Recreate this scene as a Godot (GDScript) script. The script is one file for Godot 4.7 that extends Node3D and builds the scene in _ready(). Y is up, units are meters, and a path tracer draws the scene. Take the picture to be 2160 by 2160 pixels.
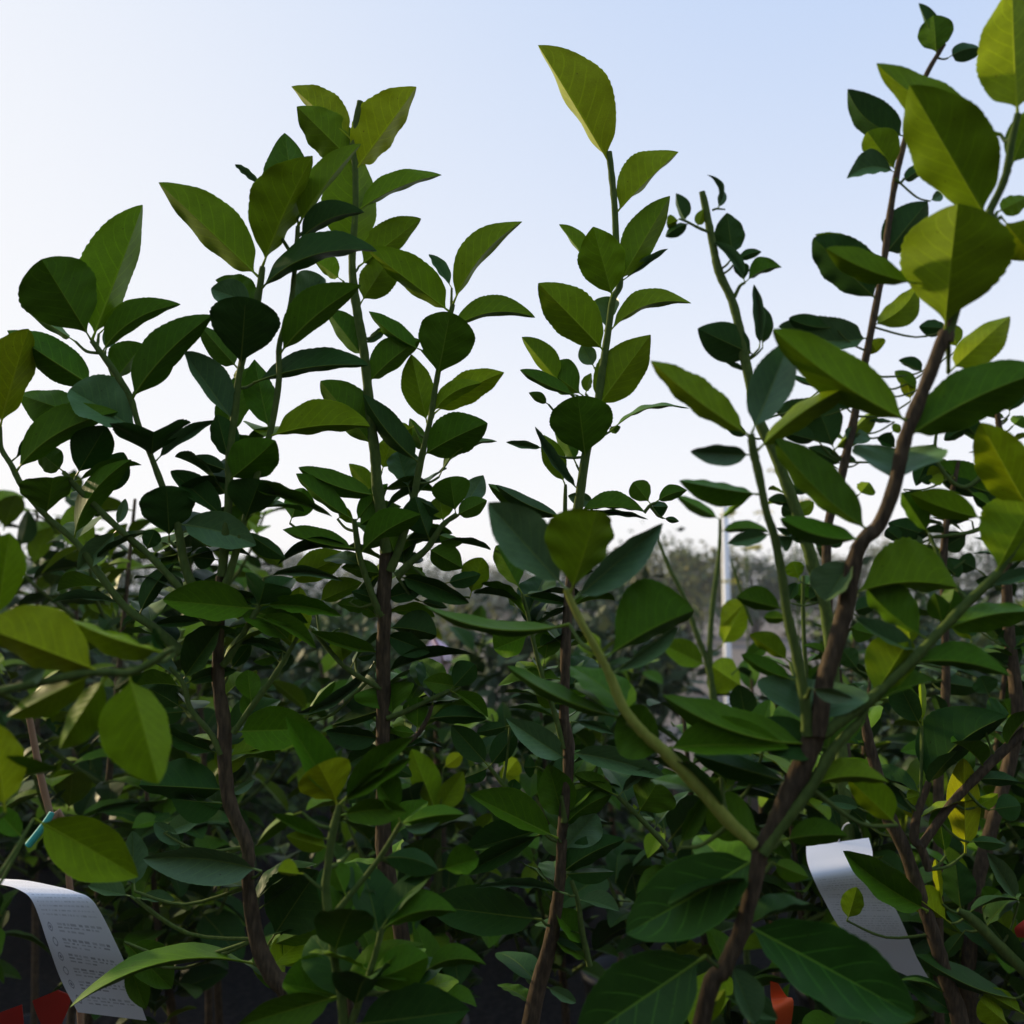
extends Node3D
# A retail nursery: young citrus saplings in pots stand close together against a pale evening sky.
# Metres, y up. STEMS: kind, bark, then x, y, z in millimetres and the radius in tenths of a millimetre for each point.
# LEAVES: base x y z, base-to-tip vector, (mm); left and right half blade at the widest place (0.1 mm); bow of the midrib (mm); leaf tone.

const EYE := Vector3(0, 1.25, 0)
const PITCH := 4.683
const FOV := 55.0

var M := {}
var taken := {}
var rng := RandomNumberGenerator.new()
var sprays := []          # shared leaf meshes for the plants further back

# leaf tones; d has shade painted in, p the sheen of lit tops (linear base colours; about half of the light passes through the blade)
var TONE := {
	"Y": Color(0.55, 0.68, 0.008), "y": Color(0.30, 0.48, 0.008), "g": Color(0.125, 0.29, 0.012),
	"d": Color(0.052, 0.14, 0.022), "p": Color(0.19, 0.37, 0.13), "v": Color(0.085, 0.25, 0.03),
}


func _ready() -> void:
	rng.seed = 11
	camera_and_light()
	materials()
	ground()
	far_trees()
	rows_behind()
	flowering_things()
	saplings()
	tags_and_stakes()


# ---------------------------------------------------------------- camera, sky, sun
func camera_and_light() -> void:
	var cam := Camera3D.new()
	cam.name = "camera"
	add_child(cam)
	cam.position = EYE
	cam.rotation_degrees = Vector3(PITCH, 0, 0)
	cam.near = 0.05
	cam.far = 2000.0
	var lens := CameraAttributesPhysical.new()
	lens.frustum_focal_length = 33.62
	lens.frustum_focus_distance = 0.92
	lens.exposure_aperture = 6.0
	cam.attributes = lens
	cam.fov = FOV
	cam.current = true

	var env := Environment.new()
	env.background_mode = Environment.BG_SKY
	var sky := Sky.new()
	var pano := PanoramaSkyMaterial.new()
	pano.panorama = ImageTexture.create_from_image(sky_image())
	sky.sky_material = pano
	env.sky = sky
	env.tonemap_mode = Environment.TONE_MAPPER_LINEAR
	env.tonemap_exposure = 1.0
	env.sdfgi_enabled = true
	env.ssao_enabled = true
	env.ssil_enabled = true
	env.fog_enabled = true
	env.fog_light_color = Color(0.93, 0.95, 1.0)
	env.fog_density = 0.0025
	var we := WorldEnvironment.new()
	we.name = "world_environment"
	we.environment = env
	add_child(we)

	var sun := DirectionalLight3D.new()
	sun.name = "sun"
	sun.light_color = Color(1.0, 0.9, 0.72)
	sun.light_energy = 1.5
	sun.light_angular_distance = 4.0
	sun.shadow_enabled = true
	add_child(sun)
	sun.look_at_from_position(sun_dir() * 10.0, Vector3.ZERO, Vector3.UP)


func sun_dir() -> Vector3:
	# low on the left and a little beyond the plants
	return Vector3(-0.80, 0.30, -0.52).normalized()


func sky_image() -> Image:
	var w := 512
	var h := 256
	var img := Image.create(w, h, false, Image.FORMAT_RGBF)
	var s := sun_dir()
	for j in h:
		var th := (j + 0.5) / h * PI
		for i in w:
			var ph := (i + 0.5) / w * TAU
			var d := Vector3(sin(ph) * sin(th), cos(th), -cos(ph) * sin(th))
			var e := clampf(d.y, 0.0, 1.0)
			var haze := pow(1.0 - e, 2.1)
			var c := Vector3(0.38, 0.56, 0.90).lerp(Vector3(1.13, 1.10, 1.06), haze)
			var a := maxf(0.0, d.dot(s))
			var glow := 0.85 * pow(a, 2.6)
			c = c.lerp(Vector3(1.06, 1.04, 1.01), clampf(glow, 0.0, 1.0))
			if d.y < 0.0:
				c = c.lerp(Vector3(0.12, 0.12, 0.11), clampf(-d.y * 12.0, 0.0, 1.0))
			img.set_pixel(i, j, Color(c.x, c.y, c.z))
	return img


# ---------------------------------------------------------------- small helpers
func numbered(called: String) -> String:
	var n: int = taken.get(called, 0)
	taken[called] = n + 1
	return called if n == 0 else "%s_%03d" % [called, n]


func thing(called: String, label: String, category: String, at := Vector3.ZERO, group := "") -> Node3D:
	var o := Node3D.new()
	o.name = numbered(called)
	add_child(o)
	o.position = at
	o.set_meta("label", label)
	o.set_meta("category", category)
	if group != "":
		o.set_meta("group", group)
	return o


func part(called: String, mesh: Mesh, mat: Material, parent: Node3D, at := Vector3.ZERO) -> MeshInstance3D:
	var o := MeshInstance3D.new()
	o.name = called
	o.mesh = mesh
	if mat:
		o.material_override = mat
	o.position = at
	parent.add_child(o, true)
	return o


func srgb(r: float, g: float, b: float) -> Color:
	return Color(r, g, b).linear_to_srgb()


func plain(c: Color, rough := 0.8, spec := 0.4) -> StandardMaterial3D:
	var m := StandardMaterial3D.new()
	m.albedo_color = c
	m.roughness = rough
	m.metallic_specular = spec
	return m


func noise_tex(freq: float, ramp: Array, size := 256, octaves := 4, sd := 1) -> NoiseTexture2D:
	var n := FastNoiseLite.new()
	n.seed = sd
	n.noise_type = FastNoiseLite.TYPE_SIMPLEX_SMOOTH
	n.frequency = freq
	n.fractal_octaves = octaves
	var t := NoiseTexture2D.new()
	t.width = size
	t.height = size
	t.seamless = true
	t.noise = n
	var g := Gradient.new()
	g.set_color(0, ramp[0])
	g.set_color(1, ramp[1])
	t.color_ramp = g
	return t


func materials() -> void:
	M.leaf = leaf_material(0.55, 0.03, 0.46, 0.17, 0.68)
	M.vein = leaf_material(0.9, 0.06, 0.42, 0.25, 0.5)
	M.wax = leaf_material(0.5, 0.03, 0.38, 0.4, 0.68)
	M.far_leaf = plain(Color.WHITE, 0.6, 0.3)
	M.far_leaf.vertex_color_use_as_albedo = true
	M.far_leaf.backlight = Color(0.8, 0.9, 0.4)
	for b in [["g", srgb(0.05, 0.085, 0.02), srgb(0.12, 0.165, 0.035)], ["y", srgb(0.20, 0.24, 0.035), srgb(0.33, 0.34, 0.07)], ["b", srgb(0.028, 0.022, 0.014), srgb(0.15, 0.105, 0.06)]]:
		var m := StandardMaterial3D.new()
		m.albedo_texture = noise_tex(0.02, [b[1], b[2]], 256, 5, 3)
		m.uv1_triplanar = true
		m.uv1_world_triplanar = true
		m.uv1_scale = Vector3(38, 9, 38) if b[0] == "b" else Vector3(30, 14, 30)
		m.roughness = 0.8
		m.metallic_specular = 0.2
		m.heightmap_enabled = true
		m.heightmap_texture = noise_tex(0.03, [Color.BLACK, Color.WHITE], 256, 4, 5)
		m.heightmap_scale = 0.10 if b[0] == "b" else 0.03
		M["stem_" + b[0]] = m
	M.pot = plain(srgb(0.015, 0.015, 0.016), 0.5)
	M.soil = plain(srgb(0.03, 0.022, 0.016), 0.95)


func leaf_material(strength: float, relief: float, rough: float, shine: float, level: float) -> StandardMaterial3D:
	var w := 192
	var h := 384
	var pairs := 8.5 if level > 0.6 else 6.0      # side veins
	var img := Image.create(w, h, false, Image.FORMAT_RGB8)
	var bump := Image.create(w, h, false, Image.FORMAT_RGB8)
	var n := FastNoiseLite.new()
	n.seed = 7
	n.frequency = 0.02
	n.fractal_octaves = 4
	var cells := FastNoiseLite.new()
	cells.seed = 9
	cells.noise_type = FastNoiseLite.TYPE_CELLULAR
	cells.cellular_return_type = FastNoiseLite.RETURN_DISTANCE2_SUB
	cells.frequency = 0.055
	for j in h:
		var v := float(j) / h
		for i in w:
			var u := (i + 0.5) / w * 2.0 - 1.0
			var a := absf(u)
			var mid := smoothstep(0.075 * (1.15 - v), 0.0, a)
			var f := (v - 0.30 * pow(a, 1.15) + 0.010 * sin(v * 14.0 + signf(u) * 2.0) + (0.04 if u > 0 else 0.0)) * pairs
			var k := absf(f - roundf(f))
			var side := smoothstep(0.01 * pairs, 0.0, k) * (1.0 - smoothstep(0.55, 0.92, a)) * (1.0 - mid)
			var net := smoothstep(0.16, 0.0, cells.get_noise_2d(i * 1.3, j) + 1.0) * 0.22
			var cloud := n.get_noise_2d(i, j) * 0.07
			var fine := n.get_noise_2d(i * 9.0, j * 9.0) * 0.10
			var vein := clampf(mid + side * 0.75 + net * 0.6, 0.0, 1.0) * strength
			var base := level * (1.0 + cloud + fine)
			var rim := smoothstep(0.955, 0.995, a) * 0.35
			var c := Vector3(base, base, base).lerp(Vector3(1.0, 0.99, 0.80), clampf(vein * 0.85 + rim, 0.0, 1.0))
			img.set_pixel(i, j, Color(clampf(c.x, 0, 1), clampf(c.y, 0, 1), clampf(c.z, 0, 1)))
			var hgt := 0.5 - 0.35 * mid - 0.28 * side + 0.15 * (1.0 - smoothstep(0.0, 0.5, k)) * 0.0 + fine * 0.5 - net * 0.3
			bump.set_pixel(i, j, Color(hgt, hgt, hgt))
	# a few small brown specks
	for q in [[44, 120, 2.2], [140, 250, 1.6], [120, 90, 1.3], [60, 300, 1.8]]:
		for dj in range(-3, 4):
			for di in range(-3, 4):
				if Vector2(di, dj).length() < q[2] * (1.0 + 0.3 * sin(di * 2.0 + dj)):
					img.set_pixel(int(q[0]) + di, int(q[1]) + dj, Color(0.42, 0.30, 0.28))
	var m := StandardMaterial3D.new()
	m.albedo_texture = ImageTexture.create_from_image(img)
	m.vertex_color_use_as_albedo = true
	m.roughness = rough
	m.metallic_specular = shine
	m.backlight = Color(0.95, 1.0, 0.4)
	m.heightmap_enabled = true
	m.heightmap_texture = ImageTexture.create_from_image(bump)
	m.heightmap_scale = relief
	m.cull_mode = BaseMaterial3D.CULL_DISABLED
	return m


# ---------------------------------------------------------------- leaves and stems
# One leaf: a petiole and two half blades that meet in a crease at the midrib, with scalloped margins.
func leaf_mesh(chord: Vector3, wl: Vector3, wr: Vector3, bow: Vector3, tint: Color, segs := 48, across := 4, teeth := 19, sd := 0) -> ArrayMesh:
	var verts := PackedVector3Array()
	var norms := PackedVector3Array()
	var uvs := PackedVector2Array()
	var cols := PackedColorArray()
	var idx := PackedInt32Array()
	var r := RandomNumberGenerator.new()
	r.seed = sd * 7919 + 13
	var ln := chord.length()
	var stalk := clampf(0.0045 / ln, 0.03, 0.09)
	var skew := r.randf_range(0.86, 1.08)
	var full := r.randf_range(0.66, 0.86)
	var taper := 0.14
	if (wl.length() + wr.length()) / ln > 0.76:      # short broad blades are widest beyond the middle
		skew = r.randf_range(1.3, 1.5)
		full = r.randf_range(0.6, 0.7)
		taper = 0.28
	var wave_n := r.randf_range(2.0, 4.0)
	var wave_p := r.randf() * TAU
	var wave_a := r.randf_range(0.015, 0.05)
	var notch := r.randf_range(0.7, 1.3)
	var pet := tint.lerp(Color(0.30, 0.34, 0.06), 0.6)
	for sgn in 2:
		var wing := wl if sgn == 0 else wr
		var other := wr if sgn == 0 else wl
		# the blade arches a little away from the crease
		var nrm := wing.cross(chord).normalized() * (1.0 if sgn == 0 else -1.0)
		var arch := r.randf_range(-0.12, 0.05)
		var start := verts.size()
		for i in segs + 1:
			var t := float(i) / segs
			var p := chord * t + bow * (4.0 * t * (1.0 - t))
			var q := (t - stalk) / (1.0 - stalk)
			var wd := 0.0
			if q > 0.0:
				wd = pow(sin(PI * pow(clampf(q, 0, 1), skew)), full) * smoothstep(-0.02, taper, q)
				var tooth := absf(sin(q * teeth * PI + sgn))
				wd *= 1.0 - 0.034 * notch * (1.0 - tooth) * smoothstep(0.12, 0.35, q)
			wd = maxf(wd, 0.0005 / maxf(wing.length(), 0.001))
			for k in across + 1:
				var s := float(k) / across
				var lift := nrm * wing.length() * (arch * s * s + wave_a * sin(q * wave_n * TAU + wave_p + sgn * 1.7) * s * s) * minf(wd * 1.5, 1.0)
				verts.append(p + wing * wd * s + lift)
				uvs.append(Vector2(0.5 + (-0.5 if sgn == 0 else 0.5) * s, clampf(q, 0.0, 1.0)))
				cols.append(pet if q <= 0.03 else tint)
		for i in segs:
			for k in across:
				var a := start + i * (across + 1) + k
				var b := a + across + 1
				if sgn == 0:
					idx.append_array([a, a + 1, b, b, a + 1, b + 1])
				else:
					idx.append_array([a, b, a + 1, b, b + 1, a + 1])
	# the petiole, running on as the raised midrib
	var ring := verts.size()
	var thick := clampf(ln / 0.075, 0.6, 1.3)
	var inner: Vector3 = (wl + wr).normalized() if (wl + wr).length() > 0.002 else wl.cross(chord).normalized()
	var outer := inner.cross(chord).normalized()
	inner = chord.cross(outer).normalized()
	var rings := 12
	for i in rings + 1:
		var t := float(i) / rings * 0.9
		var q := (t - stalk) / (1.0 - stalk)
		var p := chord * t + bow * (4.0 * t * (1.0 - t))
		var rad := (0.0011 if q < 0.0 else lerpf(0.00075, 0.00012, q)) * thick
		for k in 5:
			var a := TAU * k / 5.0
			verts.append(p + (inner * cos(a) + outer * sin(a)) * rad)
			uvs.append(Vector2(0.5, clampf(q, 0.02, 1.0)))
			cols.append(pet if q < 0.0 else tint.lerp(pet, 0.6))
	for i in rings:
		for k in 5:
			var a := ring + i * 5 + k
			var b := ring + i * 5 + (k + 1) % 5
			idx.append_array([a, a + 5, b, b, a + 5, b + 5])
	norms.resize(verts.size())
	for i in range(0, idx.size(), 3):
		var n := (verts[idx[i + 2]] - verts[idx[i]]).cross(verts[idx[i + 1]] - verts[idx[i]])
		for k in 3:
			norms[idx[i + k]] += n
	for i in norms.size():
		norms[i] = norms[i].normalized() if norms[i].length() > 1e-14 else Vector3.UP
	var arr := []
	arr.resize(Mesh.ARRAY_MAX)
	arr[Mesh.ARRAY_VERTEX] = verts
	arr[Mesh.ARRAY_NORMAL] = norms
	arr[Mesh.ARRAY_TEX_UV] = uvs
	arr[Mesh.ARRAY_COLOR] = cols
	arr[Mesh.ARRAY_INDEX] = idx
	var m := ArrayMesh.new()
	m.add_surface_from_arrays(Mesh.PRIMITIVE_TRIANGLES, arr)
	return m


# a stem: a tube through the points with swollen nodes
func tube(points: PackedVector3Array, radii: PackedFloat32Array, sides := 9, steps := 5, knots := 0.10, sd := 1) -> ArrayMesh:
	var r := RandomNumberGenerator.new()
	r.seed = sd
	var pts := PackedVector3Array()
	var rad := PackedFloat32Array()
	var n := points.size()
	for i in n - 1:
		var p0 := points[maxi(i - 1, 0)]
		var p3 := points[mini(i + 2, n - 1)]
		for k in steps:
			var t := float(k) / steps
			pts.append(points[i].cubic_interpolate(points[i + 1], p0, p3, t))
			rad.append(lerpf(radii[i], radii[i + 1], t) * (1.0 + r.randf_range(-knots * 0.3, knots)))
	pts.append(points[n - 1])
	rad.append(radii[n - 1])
	var st := SurfaceTool.new()
	st.begin(Mesh.PRIMITIVE_TRIANGLES)
	var side := Vector3.RIGHT
	var rings := pts.size()
	for i in rings:
		var dir := (pts[mini(i + 1, rings - 1)] - pts[maxi(i - 1, 0)]).normalized()
		side = (side - dir * side.dot(dir))
		side = side.normalized() if side.length() > 0.01 else dir.cross(Vector3.FORWARD).normalized()
		var up := dir.cross(side)
		for k in sides:
			var a := TAU * k / sides
			var d := side * cos(a) + up * sin(a)
			st.set_normal(d)
			st.set_uv(Vector2(float(k) / sides, i))
			st.add_vertex(pts[i] + d * rad[i] * (1.0 + 0.06 * sin(a * 3.0 + i * 0.7)))
	for i in rings - 1:
		for k in sides:
			var a := i * sides + k
			var b := i * sides + (k + 1) % sides
			for q in [a, a + sides, b, b, a + sides, b + sides]:
				st.add_index(q)
	for e in [0, rings - 1]:
		var c := rings * sides + (0 if e == 0 else 1)
		st.set_normal((pts[e] - pts[1 if e == 0 else rings - 2]).normalized())
		st.set_uv(Vector2.ZERO)
		st.add_vertex(pts[e])
		for k in sides:
			var a: int = e * sides + k
			var b: int = e * sides + (k + 1) % sides
			for q in ([c, a, b] if e == 0 else [c, b, a]):
				st.add_index(q)
	return st.commit()


func lathe(profile: Array, sides := 20) -> ArrayMesh:
	var st := SurfaceTool.new()
	st.begin(Mesh.PRIMITIVE_TRIANGLES)
	for i in profile.size() - 1:
		for k in sides:
			var a0 := TAU * k / sides
			var a1 := TAU * (k + 1) / sides
			var p: Vector2 = profile[i]
			var q: Vector2 = profile[i + 1]
			var v := [Vector3(cos(a0) * p.x, p.y, sin(a0) * p.x), Vector3(cos(a1) * p.x, p.y, sin(a1) * p.x), Vector3(cos(a0) * q.x, q.y, sin(a0) * q.x), Vector3(cos(a1) * q.x, q.y, sin(a1) * q.x)]
			for j in [0, 1, 2, 2, 1, 3]:
				st.add_vertex(v[j])
	st.generate_normals()
	return st.commit()


func pot(root: Node3D, at: Vector3, r := 0.10) -> void:
	if not M.has("pot_mesh"):
		M.pot_mesh = lathe([Vector2(0.0, 0.002), Vector2(0.076, 0.002), Vector2(0.096, 0.262), Vector2(0.104, 0.264), Vector2(0.104, 0.285), Vector2(0.098, 0.285), Vector2(0.093, 0.24)], 22)
		M.soil_mesh = lathe([Vector2(0.0, 0.268), Vector2(0.05, 0.264), Vector2(0.0955, 0.258)], 18)
	var p := part("pot", M.pot_mesh, M.pot, root, at)
	var s := part("soil", M.soil_mesh, M.soil, root, at)
	p.scale = Vector3(r / 0.1, 1, r / 0.1)
	s.scale = p.scale


# ---------------------------------------------------------------- the setting
func ground() -> void:
	var m := StandardMaterial3D.new()
	m.albedo_texture = noise_tex(0.03, [srgb(0.08, 0.065, 0.055), srgb(0.24, 0.20, 0.17)], 512, 5, 21)
	m.uv1_triplanar = true
	m.uv1_world_triplanar = true
	m.uv1_scale = Vector3(0.7, 0.7, 0.7)
	m.roughness = 0.95
	var p := PlaneMesh.new()
	p.size = Vector2(900, 900)
	var g := part("ground", p, m, self)
	g.set_meta("kind", "structure")
	# black weed fabric under the pots
	var f := PlaneMesh.new()
	f.size = Vector2(22, 9.0)
	var fm := plain(Color.WHITE, 0.95, 0.1)
	fm.albedo_texture = noise_tex(0.05, [srgb(0.006, 0.006, 0.006), srgb(0.035, 0.03, 0.024)], 512, 5, 31)
	fm.uv1_triplanar = true
	fm.uv1_world_triplanar = true
	fm.uv1_scale = Vector3(1.3, 1.3, 1.3)
	var w := part("weed_fabric", f, fm, self, Vector3(-1.0, 0.004, -2.2))
	w.set_meta("kind", "structure")


func crown_mesh(size: Vector3, count: int, leaf: float, sd: int, tints: Array) -> ArrayMesh:
	var r := RandomNumberGenerator.new()
	r.seed = sd
	var clumps := []
	for i in 26:
		var d := Vector3(r.randfn(), r.randfn(), r.randfn()).normalized() * pow(r.randf(), 0.4)
		clumps.append([d * size * 0.5, r.randf_range(0.12, 0.26)])
	var verts := PackedVector3Array()
	var norms := PackedVector3Array()
	var cols := PackedColorArray()
	for i in count:
		var c: Array = clumps[r.randi() % clumps.size()]
		var p: Vector3 = c[0] + Vector3(r.randfn(), r.randfn(), r.randfn()) * size * c[1] * 0.5
		var a := Vector3(r.randfn(), r.randfn(), r.randfn()).normalized()
		var b := a.cross(Vector3(r.randfn(), r.randfn(), r.randfn())).normalized()
		var nn := a.cross(b)
		var l := leaf * r.randf_range(0.6, 1.4)
		var tint: Color = tints[r.randi() % tints.size()]
		for v in [p - a * l, p + b * l * 0.42, p + a * l, p - a * l, p + a * l, p - b * l * 0.42]:
			verts.append(v)
			norms.append(nn)
			cols.append(tint)
	var arr := []
	arr.resize(Mesh.ARRAY_MAX)
	arr[Mesh.ARRAY_VERTEX] = verts
	arr[Mesh.ARRAY_NORMAL] = norms
	arr[Mesh.ARRAY_COLOR] = cols
	var m := ArrayMesh.new()
	m.add_surface_from_arrays(Mesh.PRIMITIVE_TRIANGLES, arr)
	return m


func far_trees() -> void:
	var olive := [Color(0.20, 0.21, 0.13), Color(0.27, 0.27, 0.18), Color(0.13, 0.15, 0.09)]
	var gold := [Color(0.22, 0.20, 0.05), Color(0.14, 0.16, 0.04), Color(0.08, 0.11, 0.04)]
	var dark := [Color(0.05, 0.08, 0.04), Color(0.07, 0.10, 0.05), Color(0.10, 0.12, 0.05)]
	# x, z, height, crown width, kind, label
	var list := [
		[-12.5, -30.0, 3.0, 5.5, dark, "dark distant tree low on the horizon behind the left saplings"],
		[-7.6, -33.0, 2.5, 5.0, olive, "olive grey distant tree left of the second sapling's trunk"],
		[-4.0, -31.0, 2.2, 4.2, olive, "hazy grey-green distant tree left of the pink bud"],
		[-1.2, -26.0, 2.0, 4.0, olive, "low hazy olive shrub tree behind the pink bud"],
		[2.2, -29.0, 2.5, 3.8, dark, "dark green distant tree left of the bare twigs"],
		[4.2, -24.0, 2.55, 3.0, gold, "sunlit golden-green distant tree beside the white post"],
		[6.6, -27.0, 2.3, 3.6, dark, "dark distant tree right of the white post"],
		[10.5, -30.0, 3.0, 5.0, olive, "olive distant tree hidden behind the right saplings"],
		[15.0, -31.0, 3.4, 5.0, dark, "dark distant tree at the far right horizon"],
	]
	var i := 0
	for a in list:
		i += 1
		var t := thing("distant_tree", a[5], "tree", Vector3(a[0], 0, a[1]), "trees along the horizon")
		var pts := PackedVector3Array([Vector3(0, 0, 0), Vector3(0.08, a[2] * 0.3, 0.03), Vector3(-0.05, a[2] * 0.75, 0)])
		part("trunk", tube(pts, PackedFloat32Array([0.14, 0.10, 0.04]), 7, 3, 0.1, i), M.stem_b, t)
		part("crown", crown_mesh(Vector3(a[3], a[2] * 0.78, a[3] * 0.8), 5200, 0.085, 40 + i, a[4]), M.far_leaf, t, Vector3(0, a[2] * 0.6, 0))
		for k in 4:
			var d: Vector3 = Vector3(cos(k * 1.7 + i), 0.9, sin(k * 1.7 + i)) * a[3] * 0.26
			part("limb", tube(PackedVector3Array([Vector3(0.05, a[2] * 0.25, 0), Vector3(0.05, a[2] * 0.35, 0) + d * 0.5, Vector3(0, a[2] * 0.42, 0) + d]), PackedFloat32Array([0.05, 0.035, 0.012]), 5, 2, 0.1, k), M.stem_b, t)
	# low hedge shrubs on the far side of the path
	var shrubs := [[-5.2, -11.0, 1.25, 2.4], [-2.9, -9.6, 1.15, 2.2], [-0.9, -10.4, 1.2, 2.0], [1.4, -12.0, 1.05, 1.8], [5.4, -11.0, 1.1, 2.2], [8.0, -10.0, 1.3, 2.4]]
	var where := ["furthest left in the row", "second from the left in the row", "below the pink bud", "left of the white post", "right of the white post", "furthest right in the row"]
	for k in shrubs.size():
		var a: Array = shrubs[k]
		var t := thing("hedge_shrub", "low grey-green rounded shrub across the path, " + where[k], "shrub", Vector3(a[0], 0, a[1]), "shrubs across the path")
		part("stem", tube(PackedVector3Array([Vector3.ZERO, Vector3(0.02, 0.3, 0), Vector3(-0.03, 0.7, 0)]), PackedFloat32Array([0.04, 0.03, 0.01]), 6, 2, 0.1, k), M.stem_b, t)
		part("crown", crown_mesh(Vector3(a[3], a[2] * 0.95, a[3] * 0.7), 3000, 0.045, 80 + k, [olive, dark, gold][k % 3]), M.far_leaf, t, Vector3(0, a[2] * 0.52, 0))
	# round potted shrubs in the beds between the saplings and the path
	var beds := []
	for row in 4:
		for k in 9:
			var x := -4.6 + k * 0.78 + 0.3 * (row % 2) - row * 0.15 + rng.randf_range(-0.1, 0.1)
			var z := -3.6 - row * 1.1 + rng.randf_range(-0.15, 0.15)
			if x > 0.75 * -z / 3.6 - 0.15 and x < 1.25 * -z / 3.6:
				continue
			if x > 0.115 * z and x < -0.03 * z:    # the gap through which the far trees show
				continue
			beds.append(Vector3(x, 0, z))
	for x in [2.6, 3.3, 4.0, 4.8]:
		beds.append(Vector3(x, 0, -4.8 + 0.2 * sin(x * 5.0)))
		beds.append(Vector3(x + 0.4, 0, -6.2))
	var bushes := []
	for k in 4:
		bushes.append(crown_mesh(Vector3(0.85, 0.95, 0.85), 2600, 0.032, 300 + k, [Color(0.03, 0.05, 0.02), Color(0.05, 0.075, 0.03)] if k % 2 == 0 else [Color(0.035, 0.06, 0.02), Color(0.07, 0.11, 0.03)]))
	for k in beds.size():
		var t := thing("potted_shrub", "round dark green potted shrub in the blurred beds behind the saplings", "shrub", beds[k], "potted shrubs in the beds")
		pot(t, Vector3(0, 0.004, 0), 0.14)
		part("stem", tube(PackedVector3Array([Vector3(0, 0.25, 0), Vector3(0.01, 0.45, 0), Vector3(0, 0.75, 0)]), PackedFloat32Array([0.012, 0.01, 0.005]), 6, 2, 0.1, k), M.stem_b, t)
		var c := part("crown", bushes[k % 4], M.far_leaf, t, Vector3(0, rng.randf_range(0.66, 0.8), 0))
		c.rotation.y = rng.randf() * TAU
		c.scale = Vector3.ONE * rng.randf_range(0.9, 1.15)
	# trees added out of view to block sky light, behind the photographer
	for k in 6:
		var t := thing("nursery_tree", "added unseen tall tree blocking sky light behind the photographer", "tree", Vector3(-4.5 + k * 1.8, 0, 2.5 + 0.2 * (k % 2)), "added trees behind the photographer")
		part("trunk", tube(PackedVector3Array([Vector3.ZERO, Vector3(0.02, 0.8, 0), Vector3(-0.03, 2.2, 0)]), PackedFloat32Array([0.04, 0.035, 0.015]), 7, 3, 0.1, k), M.stem_b, t)
		part("crown", crown_mesh(Vector3(2.3, 2.9, 1.5), 8000, 0.06, 120 + k, dark), M.far_leaf, t, Vector3(0, 1.75, 0))
	# white post across the path
	var post := thing("white_post", "slim white metal post standing behind the bare twigs", "post", Vector3(1.955, 0, -9.0))
	part("shaft", lathe([Vector2(0.035, 0.0), Vector2(0.034, 2.04), Vector2(0.0, 2.05)], 14), plain(srgb(0.8, 0.8, 0.8), 0.4), post)
	part("base_plate", lathe([Vector2(0.0, 0.02), Vector2(0.09, 0.02), Vector2(0.09, 0.0)], 14), plain(srgb(0.6, 0.6, 0.6), 0.5), post)


# leafy saplings in the rows behind the ones in focus
func rows_behind() -> void:
	for k in 8:
		var ln := rng.randf_range(0.055, 0.085)
		var fold := rng.randf_range(0.15, 0.6)
		var w := ln * rng.randf_range(0.25, 0.32)
		for tone in ["y", "g", "d", "p"]:
			sprays.append([tone, leaf_mesh(Vector3(0, 0, ln), Vector3(w * cos(fold), w * sin(fold), 0), Vector3(-w * cos(fold), w * sin(fold), 0), Vector3(0, ln * rng.randf_range(0.03, 0.12), 0), TONE[tone], 16, 2, 9, k)])
	# x, z, height, spread, share of yellow-green leaves
	var spots := [
		[-1.30, -1.75, 1.46, 0.30, 0.6], [-0.70, -1.66, 1.43, 0.30, 1.3], [-0.54, -1.92, 1.40, 0.30, 1.3], [-0.86, -2.0, 1.47, 0.30, 1.4], [-1.05, -2.25, 1.52, 0.34, 0.8], [-0.62, -2.1, 1.36, 0.30, 0.6], 
		[0.10, -1.75, 1.10, 0.28, 0.5], [0.30, -1.40, 1.10, 0.26, 0.5], [0.52, -1.7, 1.14, 0.28, 0.6],
		[0.62, -1.5, 1.20, 0.26, 0.4], [0.86, -1.6, 1.42, 0.30, 0.3], [1.06, -1.85, 1.50, 0.32, 0.4], [1.02, -1.42, 1.34, 0.28, 0.3], [1.36, -2.2, 1.55, 0.34, 0.5],
		[-1.6, -2.6, 1.5, 0.36, 0.6], [-0.2, -2.3, 1.16, 0.30, 0.6], [0.8, -2.5, 1.18, 0.3, 0.8], [0.28, -2.6, 1.12, 0.3, 0.5], 
		[0.42, -1.3, 1.04, 0.22, 0.3],
		[0.74, -1.42, 1.1, 0.24, 0.2], [-0.3, -1.95, 1.14, 0.28, 0.3], [0.55, -2.1, 1.1, 0.28, 0.4],
	]
	spots.append_array([[-0.52, -1.62, 1.02, 0.24, 0.05], [-0.08, -1.5, 0.98, 0.24, 0.1], [-0.86, -1.55, 0.98, 0.24, 0.05]])
	for s in spots:
		filler_plant(s)


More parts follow.
